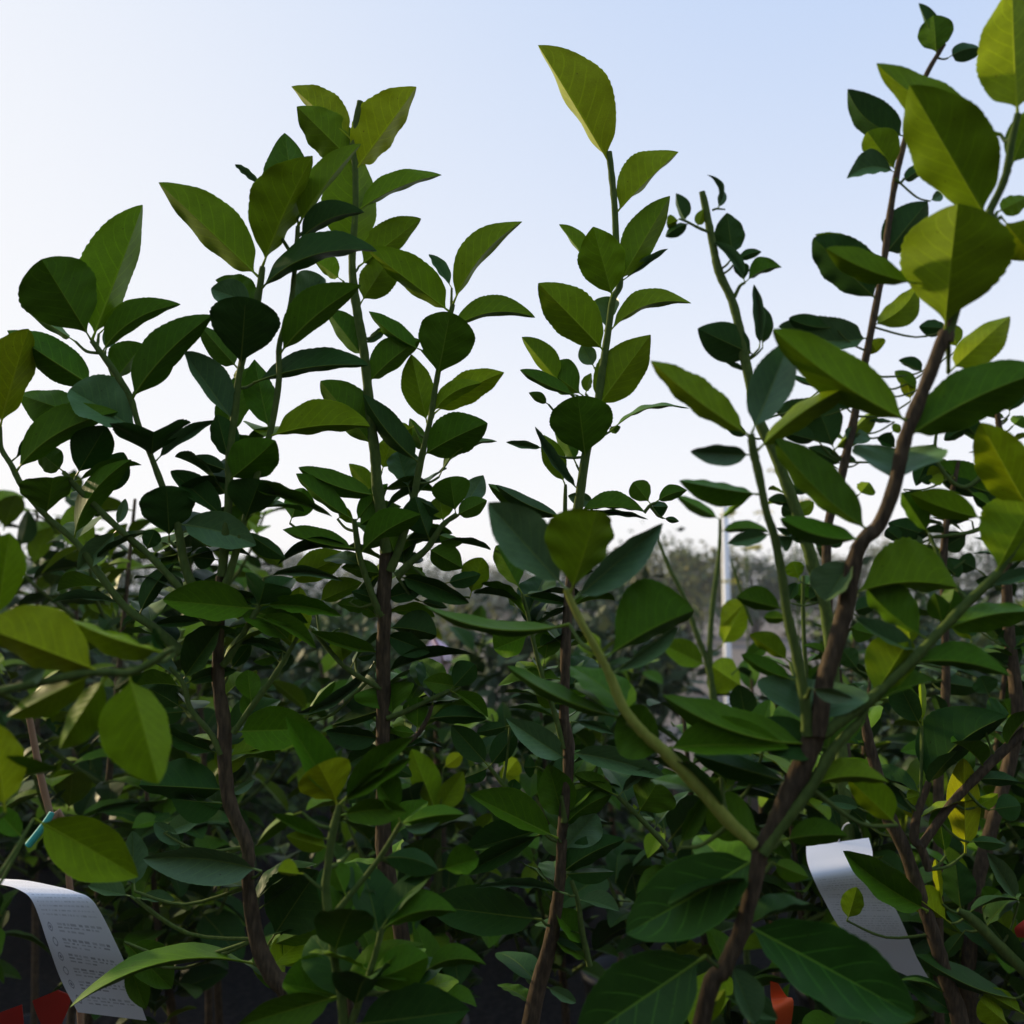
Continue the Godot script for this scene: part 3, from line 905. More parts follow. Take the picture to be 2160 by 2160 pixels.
const LEAVES := {
	"P2": [
		[-357,1463,-821,-24,56,44,-322,-127,-8,161,232,-200,1,-1,1,"g"],
		[-357,1463,-821,33,126,-17,-313,81,47,-31,-31,-323,2,0,3,"y"],
		[-356,1472,-832,29,35,-12,-83,54,-48,-4,-33,-105,1,0,2,"y"],
		[-349,1452,-822,65,44,-3,-96,144,9,3,9,-173,-4,5,8,"g"],
		[-352,1458,-837,3,27,-9,-47,20,46,68,-11,-10,0,0,-1,"p"],
		[-377,1466,-835,-51,33,-8,0,-35,-139,36,20,-137,0,0,2,"g"],
		[-214,1516,-817,-87,82,5,-81,-61,-269,190,202,-74,0,0,3,"y"],
		[-354,1423,-827,-81,52,-5,-73,-129,-171,103,146,-138,0,0,6,"g"],
		[-364,1400,-843,-70,24,-12,-54,-189,-68,71,137,-139,-1,0,4,"g"],
		[-314,1385,-828,-61,37,5,-35,-134,252,149,235,75,0,0,-2,"p"],
		[-324,1412,-826,74,68,23,-157,179,-27,44,42,-232,-3,1,7,"g"],
		[-327,1423,-840,34,36,3,-51,56,-93,69,-60,-79,1,-1,3,"g"],
		[-352,1425,-841,26,44,-13,-174,112,27,-47,-30,-201,1,0,1,"g"],
		[-422,1351,-830,89,51,9,-105,195,-40,27,15,-223,-5,6,8,"g"],
		[-377,1350,-845,33,41,20,-165,117,27,111,-7,-171,0,-1,1,"d"],
		[-390,1355,-849,-29,21,-8,-54,-104,-75,83,90,-65,0,0,1,"g"],
		[-396,1315,-833,15,30,22,-235,71,54,112,118,-191,1,-2,2,"g"],
		[-372,1294,-835,50,68,10,-113,107,-120,53,0,-189,-7,4,6,"g"],
		[-360,1335,-853,18,38,-6,-141,63,-25,101,-63,-101,1,0,2,"d"],
		[-306,1365,-829,13,16,33,-345,141,86,235,227,-198,0,-3,1,"d"],
		[-304,1360,-830,51,38,-7,-20,37,134,57,-65,110,-3,4,-1,"p"],
		[-293,1294,-840,7,44,31,-232,22,18,187,61,-126,1,-1,2,"d"],
		[-243,1312,-834,-50,42,-5,-46,-43,139,98,114,26,0,0,-2,"d"],
		[-241,1353,-830,-34,12,-5,-22,-60,-56,26,77,-24,0,0,1,"d"],
		[-231,1438,-823,14,52,39,-297,100,-22,269,47,-155,1,-2,3,"d"],
		[-236,1394,-827,-41,59,9,-23,-59,210,184,113,37,-1,0,-3,"p"],
		[-236,1442,-837,-37,41,-7,-70,-77,-79,77,54,-90,0,0,2,"g"],
		[-206,1386,-828,-18,66,-14,-152,-33,-21,109,9,-112,0,0,2,"g"],
		[-221,1428,-828,100,13,11,-11,199,-131,22,30,-236,-1,5,4,"d"],
		[-240,1360,-830,-8,39,12,-127,13,-82,120,53,-75,0,0,1,"d"],
		[-241,1345,-831,44,31,20,-142,165,0,141,-47,-159,0,-2,3,"g"],
		[-241,1341,-831,91,-28,13,-2,98,193,-50,-37,207,2,4,-4,"g"],
		[-228,1309,-834,20,34,26,-210,103,9,174,48,-148,0,-1,1,"d"],
		[-285,1308,-834,69,-18,4,41,173,53,-45,-135,119,1,3,-2,"p"],
		[-230,1304,-834,36,-25,-8,32,45,-86,-65,-76,-19,0,0,2,"d"],
		[-334,1304,-834,-36,-35,-5,74,-83,79,-63,55,108,0,1,-2,"p"],
		[-336,1306,-834,5,24,-4,-25,8,44,50,-6,-4,0,0,-1,"p"],
		[-311,1284,-836,7,19,0,-78,33,3,63,-23,-51,0,0,1,"d"],
		[-257,1385,-854,22,67,-16,-161,48,-22,56,-55,-150,2,0,4,"g"],
		[-252,1302,-850,18,25,-4,-95,62,-41,76,-67,-65,1,0,2,"g"],
		[-252,1278,-848,-23,3,0,-13,-97,-31,13,97,-32,0,0,1,"d"],
		[-207,1382,-828,86,9,-1,-24,234,-30,4,-22,-236,0,4,6,"y"],
		[-232,1430,-824,-2,11,-3,-43,-29,-43,49,39,-26,0,0,1,"y"],
		[-182,1560,-813,53,72,1,-151,115,-40,-39,44,-185,-1,0,6,"y"],
		[-184,1565,-826,-14,84,-1,-252,-43,-39,166,25,-196,0,0,2,"g"],
		[-212,1526,-816,47,84,29,-287,148,18,37,63,-315,-1,0,3,"y"],
		[-216,1601,-833,-27,23,-2,-21,-20,79,22,31,74,0,0,-2,"p"],
		[-175,1568,-826,13,20,-6,-12,22,53,49,-29,10,0,0,0,"p"],
		[-183,1545,-815,58,25,8,-59,158,13,8,41,-164,-3,5,5,"d"],
		[-215,1505,-818,105,22,38,-20,231,-101,69,51,-237,-5,10,8,"d"],
		[-192,1493,-832,27,32,-10,-97,116,115,118,-54,139,0,0,-1,"p"],
		[-198,1451,-822,72,54,21,-143,185,7,58,20,-226,-3,2,5,"g"],
		[-221,1498,-831,-41,16,-7,-59,-105,98,40,131,73,0,0,-1,"p"],
		[-222,1497,-840,-41,29,-12,27,-36,-186,115,148,-39,0,0,1,"g"],
		[-216,1236,-840,-74,8,20,53,-126,169,34,207,57,-1,0,-2,"g"],
		[-214,1239,-840,-67,26,-6,-36,-78,133,15,77,138,-1,-4,-3,"d"],
		[-216,1237,-840,11,21,21,-172,165,-77,225,14,-108,0,-2,2,"d"],
		[-214,1239,-840,70,-9,4,3,96,129,-23,-70,143,1,4,-3,"g"],
		[-220,1230,-840,55,-27,5,45,118,81,-26,1,148,3,4,-3,"g"],
		[-218,1233,-840,43,-9,-8,28,113,27,-11,-56,105,0,0,-2,"g"],
		[-216,1263,-860,68,-3,0,3,57,149,-2,-50,152,0,7,-3,"p"],
		[-194,1197,-864,8,58,-1,-171,23,-17,105,-17,-138,1,0,2,"y"],
		[-281,1174,-845,38,48,19,-144,71,90,75,-115,123,0,2,-4,"d"],
		[-279,1172,-845,42,11,-9,-9,66,74,21,-61,76,-1,2,-2,"d"],
		[-221,1154,-847,-5,30,-2,-118,-10,-5,75,4,-91,0,0,1,"g"],
		[-236,1132,-848,69,3,5,-12,215,39,-10,-158,151,0,0,-2,"g"],
		[-248,1114,-850,-57,23,-6,-27,-41,135,30,91,107,-1,-4,-3,"d"],
		[-254,1083,-884,6,34,-9,-139,22,-10,115,-39,-71,0,0,1,"y"],
		[-243,1082,-857,-74,5,5,-36,-127,-217,6,220,-126,0,1,3,"d"],
		[-241,1070,-858,-51,4,-3,-19,-186,-15,-4,-27,-185,0,0,2,"d"],
		[-242,1077,-857,21,13,-6,-13,30,40,31,-38,18,0,0,-1,"p"],
		[-317,1229,-840,28,46,-2,-97,64,-47,30,-9,-121,-2,1,4,"d"],
		[-329,1239,-840,-67,2,-10,-14,-8,149,-6,79,126,1,5,-2,"p"],
		[-259,1226,-841,-46,-3,-7,-8,-46,88,-7,67,73,0,0,-3,"d"],
		[-284,1149,-864,-32,18,-2,-64,-122,-71,68,111,-84,0,1,2,"d"],
		[-280,1148,-860,-33,-3,-4,13,-100,-23,3,59,-85,0,0,2,"d"],
		[-191,1198,-843,-41,9,-9,-12,-22,90,4,57,74,1,3,-2,"d"],
		[-199,1198,-859,-26,-8,-6,24,-61,-21,2,36,-59,0,0,1,"g"],
		[-247,1182,-869,16,24,-8,-46,41,34,60,-36,10,0,0,-2,"d"],
		[-211,1016,-851,-92,16,22,5,-171,147,63,142,163,-1,3,-7,"p"],
		[-222,933,-872,-134,-16,50,-91,-144,-293,-117,-6,-318,-3,17,-2,"g"],
		[-211,946,-881,44,66,13,-266,158,100,249,-186,96,0,1,-5,"d"],
		[-216,940,-889,49,18,-10,-35,31,-115,30,-110,-49,0,0,1,"g"],
		[-210,920,-902,20,13,-7,-62,72,-47,52,-91,-14,0,0,1,"y"],
		[-331,989,-887,-6,50,-7,-59,10,127,139,15,-9,-1,0,-2,"p"],
		[-289,1026,-889,-29,20,-5,-45,-51,56,44,71,27,0,0,-1,"p"],
		[-308,1038,-891,29,10,-10,-27,101,20,45,-46,84,0,0,-1,"p"],
		[-338,982,-896,-39,8,-3,-11,-5,123,26,120,-7,0,-1,-2,"p"],
		[-332,981,-893,33,-3,-4,9,87,-1,10,1,87,0,0,-1,"p"],
		[-344,941,-901,40,-43,-9,149,147,-35,-10,-54,205,-1,0,-1,"g"],
		[-341,927,-902,14,-47,-9,113,31,10,-56,-34,97,-1,0,-1,"g"],
		[-435,1390,-827,30,80,19,-265,89,59,14,79,-274,1,-1,3,"Y"],
		[-295,1333,-832,64,8,-23,38,95,142,-52,-44,-161,-1,3,-1,"d"],
		[-194,904,-871,-24,38,-58,76,156,70,-176,-48,41,-4,4,4,"g"],
		[-270,1239,-840,57,3,-22,55,56,147,-61,5,-155,-1,6,-1,"g"],
		[-222,1227,-841,22,36,-59,165,26,77,-142,116,18,0,3,2,"d"],
		[-226,1318,-833,39,4,-48,132,9,107,-120,79,-90,1,5,1,"g"],
		[-340,1253,-839,-59,-2,-27,68,60,-152,-56,123,114,0,4,-1,"g"],
		[-250,1203,-847,-27,14,-43,123,39,-65,-120,12,79,0,5,1,"d"],
		[-250,1219,-845,-23,14,-61,170,-26,-71,-133,106,75,1,2,0,"g"],
		[-245,1130,-853,33,22,-57,141,38,97,-115,131,-17,0,2,1,"d"],
		[-253,1124,-849,-37,-4,-30,82,31,-105,-85,41,99,0,2,0,"g"],
		[-268,1236,-840,-43,17,-40,127,122,-85,-117,50,148,0,2,1,"g"],
		[-222,984,-865,52,30,-15,21,44,162,-79,74,-130,-3,5,1,"d"],
		[-358,1275,-837,47,27,-5,9,15,154,-60,83,-116,-1,2,1,"d"],
		[-277,1247,-839,-53,15,-23,68,48,-125,-52,29,139,1,6,1,"d"],
		[-270,1255,-838,13,6,-59,136,96,40,-147,85,-25,0,4,0,"d"],
		[-245,1104,-855,29,-7,-53,134,105,60,-139,77,-86,0,5,-1,"g"],
		[-248,1159,-850,17,17,-47,108,97,74,-143,74,-27,-1,3,1,"y"],
		[-294,1266,-838,2,23,-40,117,38,27,-122,26,10,0,3,1,"g"],
		[-279,1278,-837,43,5,-49,131,32,119,-132,55,-110,0,6,1,"d"],
		[-237,1060,-858,-47,18,-25,81,81,-94,-61,26,132,0,2,1,"d"],
		[-240,1360,-830,32,33,-34,49,92,136,-139,39,-93,-2,2,1,"g"],
		[-304,1277,-837,14,6,-50,124,20,38,-123,33,-32,0,3,0,"g"],
		[-231,1140,-848,17,26,-35,74,63,84,-115,54,-16,-1,3,2,"g"],
		[-279,1170,-845,-47,-1,-9,26,-7,-140,-15,123,70,0,3,-2,"g"],
		[-207,929,-869,25,13,-45,146,-10,79,-134,84,-52,0,2,1,"y"],
		[-306,1222,-841,-23,16,-50,140,110,-29,-138,76,88,0,4,1,"g"],
		[-222,984,-865,28,30,-32,61,67,115,-103,-13,-103,-2,3,1,"d"],
		[-196,1189,-844,-40,20,-20,51,-15,-119,-7,84,99,2,2,-1,"d"],
		[-427,1360,-830,53,41,-22,-10,104,167,-116,73,-141,-2,3,0,"d"],
		[-224,999,-863,-51,2,-14,40,27,-140,-38,29,140,0,2,0,"d"],
		[-198,912,-871,-42,6,-46,128,58,-109,-114,77,113,1,6,0,"d"],
		[-244,1301,-835,42,39,-36,128,-8,144,-151,95,-74,-1,4,3,"g"],
		[-234,1205,-843,20,-2,-57,159,59,52,-113,130,-44,0,1,0,"g"],
		[-245,1110,-854,40,2,-57,152,11,107,-67,169,-40,1,2,1,"y"],
		[-279,1279,-836,-31,7,-45,112,35,-72,-97,60,77,1,5,0,"d"],
		[-241,1345,-831,4,25,-41,110,82,61,-147,32,7,-1,3,2,"d"],
		[-312,1285,-836,-20,-5,-45,120,-12,-51,-98,80,34,1,2,-1,"y"],
		[-373,1343,-831,49,18,-23,31,81,126,-72,23,-133,-1,3,0,"g"],
		[-307,1280,-836,24,24,-48,122,40,81,-139,26,-57,-1,3,1,"g"],
		[-209,1374,-829,-34,2,-35,88,51,-82,-79,67,79,0,4,0,"g"],
		[-250,1219,-845,58,-8,-26,78,74,152,-49,107,-145,1,5,0,"g"],
		[-353,1323,-833,-32,25,-57,144,101,-37,-158,-54,66,-1,2,1,"d"],
		[-282,1253,-839,55,-8,-8,30,74,130,-23,-5,-150,0,4,-1,"d"],
		[-186,1206,-842,-51,40,-13,104,96,-120,-77,-47,162,1,1,1,"g"],
		[-241,1336,-832,-9,5,-58,170,54,-21,-172,41,30,0,2,0,"d"],
		[-218,954,-867,39,-6,-39,97,65,87,-79,81,-92,0,4,0,"d"],
		[-251,1189,-848,54,32,-17,22,54,176,-89,75,-145,-3,5,1,"y"],
		[-245,1115,-854,-10,19,-52,142,-23,-37,-98,97,55,2,4,1,"d"],
		[-272,1149,-847,-23,4,-54,158,23,-65,-108,123,54,1,2,0,"d"],
		[-208,1378,-828,-20,20,-57,183,30,-54,-171,46,77,1,6,2,"y"],
		[-261,1229,-841,36,9,-31,99,-39,104,-76,115,-56,1,2,1,"d"],
		[-241,1330,-832,-56,39,-28,116,52,-162,-6,113,172,3,5,0,"d"],
		[-221,977,-865,47,21,-29,47,78,134,-79,-17,-141,-1,2,0,"d"],
		[-242,1322,-833,28,5,-51,144,59,87,-150,57,-78,0,4,0,"y"],
		[-371,1293,-835,-12,23,-58,160,74,-2,-171,17,41,0,2,1,"g"],
		[-283,1298,-835,29,15,-66,161,123,98,-198,83,-68,-1,7,1,"d"],
		[-282,1176,-845,-56,22,-8,46,60,-163,-7,43,174,2,4,0,"d"],
		[-284,1202,-843,-41,31,-19,83,37,-120,-48,22,141,2,3,1,"d"],
		[-286,1203,-843,51,13,-8,-2,95,139,-42,79,-143,-1,2,0,"d"],
		[-293,1210,-842,-47,3,-17,42,66,-104,-35,67,106,0,4,0,"g"],
	],
	"P1": [
		[-232,1205,-562,-68,26,4,-77,-141,-189,58,209,-120,1,1,4,"Y"],
		[-195,1216,-561,-75,24,-18,-12,-129,-121,26,-16,-175,-1,-2,4,"y"],
		[-211,1210,-577,-33,17,-6,-31,-72,-40,33,40,-71,0,0,1,"y"],
		[-235,1205,-562,-50,-25,-1,27,-87,-86,-33,64,-103,0,0,2,"y"],
		[-228,1205,-562,-31,-44,-10,83,-66,-66,-64,62,-87,0,-1,3,"y"],
		[-217,1205,-562,20,-61,4,57,-13,-233,-228,-74,16,1,1,3,"y"],
		[-287,1126,-569,-10,50,-1,-164,-31,31,77,12,-150,1,0,1,"Y"],
		[-315,1232,-604,11,54,10,-176,31,31,57,20,-171,1,-1,2,"y"],
		[-279,1197,-562,17,10,5,-17,36,20,18,-40,9,0,0,-1,"p"],
		[-280,1188,-585,12,-9,-4,24,52,-41,-44,-51,-21,0,0,1,"y"],
		[-196,1215,-576,-13,15,-3,-20,-10,42,26,28,29,-3,-3,0,"d"],
		[-215,1208,-582,-22,-16,-9,35,-17,-55,-31,55,-25,0,-1,2,"d"],
		[-312,1103,-656,65,-40,-11,110,176,13,-66,-145,135,-1,0,-2,"y"],
		[-318,1090,-656,-23,20,-4,-42,-35,55,53,56,-13,0,-1,-1,"g"],
		[-323,1176,-568,-6,23,-53,161,48,1,-164,24,30,0,3,1,"y"],
		[-325,1132,-572,58,14,-18,3,145,125,-43,-48,-180,-1,2,-1,"g"],
	],
	"P3": [
		[-156,1692,-933,-65,63,-14,8,-35,-234,164,169,-17,-1,0,4,"Y"],
		[-155,1670,-935,-56,55,6,-116,-67,-216,174,183,-30,0,0,2,"y"],
		[-154,1663,-935,59,88,-5,-281,179,16,-10,-5,-334,2,-1,5,"Y"],
		[-157,1582,-942,5,103,2,-349,16,-49,155,21,-317,1,0,5,"y"],
		[-154,1622,-939,84,42,-9,-99,183,-57,-40,50,-205,-1,3,7,"y"],
		[-153,1574,-958,60,57,-20,-149,162,11,-9,-65,-211,1,0,2,"y"],
		[-60,1524,-947,-82,62,9,-60,-15,-246,150,202,-32,0,-1,3,"y"],
		[-58,1532,-946,68,82,4,-185,157,-55,-17,34,-246,-6,4,8,"y"],
		[-60,1552,-958,-24,38,-10,-53,-10,93,67,58,61,1,0,-3,"p"],
		[-151,1536,-958,34,59,-8,-170,90,-50,136,-93,-111,1,0,4,"y"],
		[-170,1562,-966,-31,25,-9,19,-34,-156,105,119,-24,0,0,1,"y"],
		[-145,1479,-950,-39,51,-6,-67,-43,-179,163,89,-65,0,0,2,"g"],
		[-148,1496,-963,22,22,-8,0,25,70,54,-43,29,-1,0,-2,"p"],
		[-134,1509,-963,19,9,-6,-38,45,-53,17,-64,-44,0,0,0,"y"],
		[-89,1488,-953,-51,36,10,-38,-16,-144,74,118,-53,-2,-4,2,"g"],
		[-142,1454,-952,51,46,-7,-151,154,-13,9,-22,-215,-1,2,4,"g"],
		[-74,1457,-952,15,60,31,-251,136,-116,286,-8,-115,0,-1,1,"g"],
		[-64,1505,-948,87,17,-9,-45,184,-56,-22,26,-195,-1,10,8,"y"],
		[-84,1416,-969,-17,72,-1,-168,-40,-46,143,31,-102,0,0,4,"y"],
		[-78,1428,-972,70,45,-13,-110,152,-61,34,-100,-167,-1,3,5,"Y"],
		[-79,1424,-955,49,32,-2,-67,105,-54,28,-31,-129,-4,5,4,"y"],
		[-89,1383,-958,65,32,7,-108,226,-36,87,-106,-213,-1,1,5,"g"],
		[-90,1376,-959,-54,65,19,-101,-19,-166,115,123,-98,-3,-4,5,"d"],
		[-136,1392,-958,-51,64,11,-138,-45,-253,215,172,-97,1,-1,5,"g"],
		[-130,1370,-975,11,41,-10,-115,27,-17,74,-40,-85,0,0,2,"Y"],
		[-102,1350,-975,-13,41,-5,-140,-28,138,182,65,47,0,0,-1,"p"],
		[-72,1364,-966,57,36,-4,-49,63,-136,-11,1,-157,-6,10,4,"g"],
		[-131,1345,-961,-78,27,5,-45,-55,-169,33,132,-123,-1,-5,2,"g"],
		[-137,1349,-973,-27,30,-9,-45,-68,-87,89,68,-40,0,0,1,"y"],
		[-155,1321,-963,-55,44,13,-60,-8,-158,73,127,-85,-2,-3,2,"g"],
		[-222,1319,-980,12,36,-5,-152,41,-85,141,-61,-92,0,0,1,"g"],
		[-155,1318,-964,31,40,-11,-96,67,-17,39,-46,-102,0,0,2,"g"],
		[-154,1313,-964,44,22,-8,-71,137,-28,8,-37,-152,-1,2,1,"g"],
		[-150,1287,-966,62,38,21,-101,184,-37,109,-57,-173,-4,3,5,"g"],
		[-151,1293,-966,-73,18,7,-29,-30,-165,28,146,-83,0,-4,4,"g"],
		[-151,1292,-966,-82,-15,-12,-14,-39,184,-36,96,158,-2,10,-2,"d"],
		[-227,1260,-990,60,29,-12,-92,174,-40,15,-100,-173,0,0,1,"y"],
		[-55,1326,-963,-5,36,14,-208,-6,-49,169,83,-102,0,-1,2,"g"],
		[-48,1335,-978,19,33,-9,-90,64,45,104,-53,26,0,0,-2,"p"],
		[-56,1325,-963,31,16,-9,-52,103,-25,33,-80,-80,0,0,1,"g"],
		[-67,1317,-964,-5,28,-7,-131,-24,-34,128,13,-49,0,0,1,"y"],
		[-80,1299,-965,-15,44,9,-185,-43,-45,83,74,-160,0,-1,3,"d"],
		[-97,1344,-962,30,-17,-7,17,37,-89,-46,-80,-33,0,0,2,"d"],
		[-114,1286,-966,-9,27,6,-113,-21,-22,101,38,-46,0,0,1,"g"],
		[-74,1307,-965,25,-8,-8,2,42,-89,-32,-87,-33,0,0,1,"g"],
		[-84,1294,-966,35,-20,-10,71,132,-48,-71,-89,-108,0,0,2,"g"],
		[-42,1245,-983,12,40,-5,-166,44,-47,98,-48,-141,0,0,3,"y"],
		[-66,1259,-972,35,9,1,-12,57,-79,23,-89,-32,0,0,2,"d"],
		[-126,1244,-974,41,11,3,-35,125,45,11,-96,97,0,0,-2,"d"],
		[-113,1266,-968,71,-26,2,13,77,144,-45,-119,103,1,3,-2,"d"],
		[-125,1268,-972,-44,7,-2,-5,-75,-90,22,110,-36,0,0,2,"g"],
		[-198,1240,-997,45,20,-9,-69,141,-38,-6,-54,-152,1,0,3,"y"],
		[-110,1269,-968,24,-1,-8,-18,73,-21,-7,-37,-69,0,0,1,"g"],
		[-164,1240,-996,29,29,-6,-25,44,83,63,-54,50,0,0,-1,"p"],
		[-86,1388,-971,-17,37,-9,-65,-44,-60,73,18,-63,0,0,1,"g"],
		[-97,1415,-968,-18,-10,-5,48,-37,-102,-54,105,-13,0,0,1,"Y"],
		[-174,1323,-978,12,9,-2,-74,92,-17,57,-89,-54,0,0,1,"y"],
		[-126,1242,-974,-32,9,2,-18,-55,-37,15,52,-42,0,0,2,"d"],
		[-92,1242,-975,28,-7,-1,12,53,-40,-10,-38,-55,0,0,1,"d"],
		[-127,1191,-978,-70,21,11,13,-27,158,53,128,81,-2,-4,-4,"g"],
		[-166,1179,-975,-4,28,-7,-123,-19,-59,121,16,-64,0,0,2,"y"],
		[-127,1209,-977,47,-17,10,22,116,70,-46,-117,54,0,0,-2,"d"],
		[-126,1215,-976,52,-7,6,37,197,-76,4,-87,-196,0,3,1,"d"],
		[-127,1170,-980,89,20,12,-50,129,139,-21,-14,195,-1,6,-6,"d"],
		[-51,1157,-983,-36,6,4,-11,-107,47,20,113,24,0,0,-2,"g"],
		[-61,1154,-977,24,26,0,-106,103,-51,88,-73,-107,0,0,1,"d"],
		[-117,1129,-979,-5,30,-4,-338,0,152,277,127,210,0,-1,-2,"g"],
		[-93,1113,-980,0,34,-3,-153,6,-34,81,-6,-134,0,0,2,"g"],
		[-137,1181,-990,-79,-52,-14,-8,-45,219,-70,52,207,6,-8,-5,"p"],
		[-205,1121,-997,27,40,-2,-27,13,-110,71,-52,-72,-4,3,2,"g"],
		[-127,1135,-983,-51,-16,-6,32,-54,-92,-13,69,-87,0,0,1,"d"],
		[-127,1106,-985,-55,9,9,-16,-138,71,31,92,122,0,0,-1,"d"],
		[-84,1126,-979,59,0,-3,-6,103,-74,6,-86,-93,0,3,1,"d"],
		[-61,1154,-977,37,-27,-8,70,92,22,0,-29,114,1,2,-3,"g"],
		[-93,1112,-981,-27,3,-5,-2,-58,-10,5,53,-26,0,0,2,"g"],
		[-127,1101,-985,-37,-21,-7,37,-82,77,-63,96,29,0,0,-2,"d"],
		[-134,1224,-996,-20,18,-4,-48,-68,-56,64,65,-40,0,0,2,"g"],
		[-139,1232,-997,-39,7,-7,3,-63,-79,23,92,-34,0,0,2,"g"],
		[-158,1185,-999,19,3,-4,-15,34,-47,7,-58,-16,0,0,1,"d"],
		[-127,1086,-987,28,-17,-3,38,57,-39,-46,-63,-8,0,0,1,"d"],
		[-104,1134,-979,13,27,-47,125,33,54,-101,94,26,1,5,3,"g"],
		[-141,1258,-969,40,28,-35,89,39,135,-119,30,-113,-2,5,2,"y"],
		[-125,1278,-971,25,2,-61,143,94,61,-154,75,-60,0,2,0,"g"],
		[-189,1205,-973,-3,-1,-61,161,68,-9,-133,113,4,0,2,0,"g"],
		[-125,1008,-993,40,32,-20,88,-20,148,-116,86,-97,-1,2,1,"g"],
		[-115,1096,-982,19,13,-57,149,25,56,-131,91,-24,0,3,1,"d"],
		[-90,1117,-980,-47,14,-41,113,70,-108,-93,62,130,0,3,0,"g"],
		[-108,1300,-965,46,4,-22,27,104,75,-55,-20,-118,-1,2,-1,"d"],
		[-116,1095,-982,49,-1,-18,54,68,142,-53,65,-144,0,4,0,"d"],
		[-146,1275,-967,-43,9,-28,78,83,-92,-83,-37,114,0,4,2,"d"],
		[-70,1150,-977,-29,32,-50,157,86,-35,-158,-3,90,0,1,1,"g"],
		[-125,1300,-965,39,31,-22,47,45,147,-111,79,-86,-1,2,1,"d"],
		[-126,1023,-992,6,-5,-45,109,38,10,-97,60,-20,0,2,0,"d"],
		[-124,1290,-970,-39,30,-9,82,77,-102,-27,10,149,2,3,2,"g"],
		[-127,1090,-986,-11,23,-63,174,33,-17,-123,113,62,1,2,1,"g"],
		[-105,826,-1008,-48,29,-39,142,74,-123,-79,87,165,1,3,1,"g"],
		[-126,1232,-975,47,-7,-32,93,93,114,-101,-21,-140,0,3,-1,"y"],
		[-105,847,-1006,-3,30,-43,98,97,62,-151,5,13,-1,2,2,"d"],
		[-98,1339,-962,30,39,-54,107,93,129,-162,-15,-103,-2,3,1,"d"],
		[-124,1292,-966,-10,16,-47,123,38,-14,-82,89,48,1,3,1,"g"],
		[-127,1198,-978,49,8,-26,68,54,146,-78,-4,-151,-1,5,0,"d"],
		[-105,842,-1007,48,6,-54,148,-1,131,-139,84,-113,1,7,1,"y"],
		[-114,1097,-982,-26,8,-47,123,84,-53,-139,-13,74,-1,3,1,"d"],
		[-91,1116,-980,57,20,-45,68,150,152,-146,77,-152,-1,2,0,"g"],
		[-131,1348,-961,52,5,-38,66,106,105,-96,-6,-132,-2,6,-1,"g"],
		[-102,1105,-981,-38,3,-34,103,-9,-119,-72,105,93,1,3,-1,"g"],
		[-127,1145,-982,14,15,-52,151,61,59,-134,110,-6,0,5,1,"g"],
		[-106,854,-1006,29,13,-60,166,46,90,-161,92,-57,0,4,1,"d"],
		[-126,1257,-973,30,13,-59,141,60,85,-156,25,-75,-1,6,1,"g"],
		[-130,1157,-977,18,6,-62,153,105,56,-156,111,-35,0,2,0,"g"],
		[-92,1140,-978,48,-3,-41,115,29,132,-103,68,-126,0,4,0,"g"],
		[-81,1298,-965,59,-5,-35,100,63,162,-91,66,-166,0,4,0,"d"],
		[-106,1273,-967,-3,36,-54,122,106,65,-163,47,41,-1,5,3,"d"],
		[-124,983,-995,-58,-8,-7,14,28,-144,-23,37,141,0,2,0,"g"],
		[-125,1006,-993,14,21,-55,153,33,51,-150,66,-12,0,2,1,"d"],
		[-115,1284,-966,54,26,-37,9,149,117,-101,-18,-160,-4,5,-2,"g"],
		[-104,1134,-979,46,3,-31,85,33,129,-76,91,-104,0,2,0,"d"],
		[-78,1140,-978,-8,38,-55,200,-44,-62,-168,95,93,2,4,2,"d"],
		[-127,1123,-984,-40,41,-48,125,148,24,-162,-97,49,-3,3,5,"d"],
		[-126,1017,-992,-35,21,-22,86,35,-103,-70,9,119,1,2,1,"g"],
		[-106,853,-1006,-55,11,-15,32,-58,-162,-3,135,111,0,1,-1,"d"],
		[-124,1282,-971,33,3,-32,93,-63,89,-77,100,-69,1,3,2,"d"],
		[-101,1105,-981,-9,21,-42,95,73,16,-117,-31,10,-2,4,2,"g"],
		[-127,1086,-987,-34,-9,-60,91,169,-76,-179,37,96,-2,6,1,"d"],
		[-114,936,-999,11,0,-65,168,-6,28,-92,142,-15,2,4,0,"d"],
		[-106,869,-1004,12,-1,-55,147,19,31,-96,114,-22,0,1,0,"d"],
		[-127,1316,-964,55,8,-35,76,65,136,-89,67,-127,0,1,0,"d"],
		[-128,1326,-963,31,26,-29,17,105,111,-100,-11,-116,-2,3,0,"d"],
		[-120,962,-997,5,31,-52,73,143,93,-178,-34,-36,-3,3,2,"g"],
		[-105,1309,-964,9,17,-48,104,109,60,-159,-7,-33,-1,2,0,"g"],
		[-118,1275,-967,-51,18,-24,75,-7,-164,-39,91,151,2,4,-1,"g"],
		[-107,878,-1004,16,7,-42,94,58,45,-112,13,-40,0,2,0,"g"],
		[-78,1140,-978,-2,10,-73,161,94,7,-147,113,19,0,2,0,"d"],
		[-159,1175,-975,36,35,-33,37,90,134,-106,-12,-127,-4,4,0,"d"],
		[-126,1017,-992,-48,11,-9,39,41,-151,-20,45,153,1,4,0,"g"],
	],
	"P11": [
		[-114,913,-1533,-39,99,8,-194,-59,-182,225,95,-121,0,0,3,"y"],
		[-114,913,-1533,39,65,3,-156,89,113,165,-110,75,0,0,-3,"y"],
		[-56,876,-1533,32,39,-2,-137,115,33,129,-102,76,0,0,-1,"y"],
		[-105,983,-1529,29,21,-2,-67,89,-48,68,-98,-25,0,0,1,"Y"],
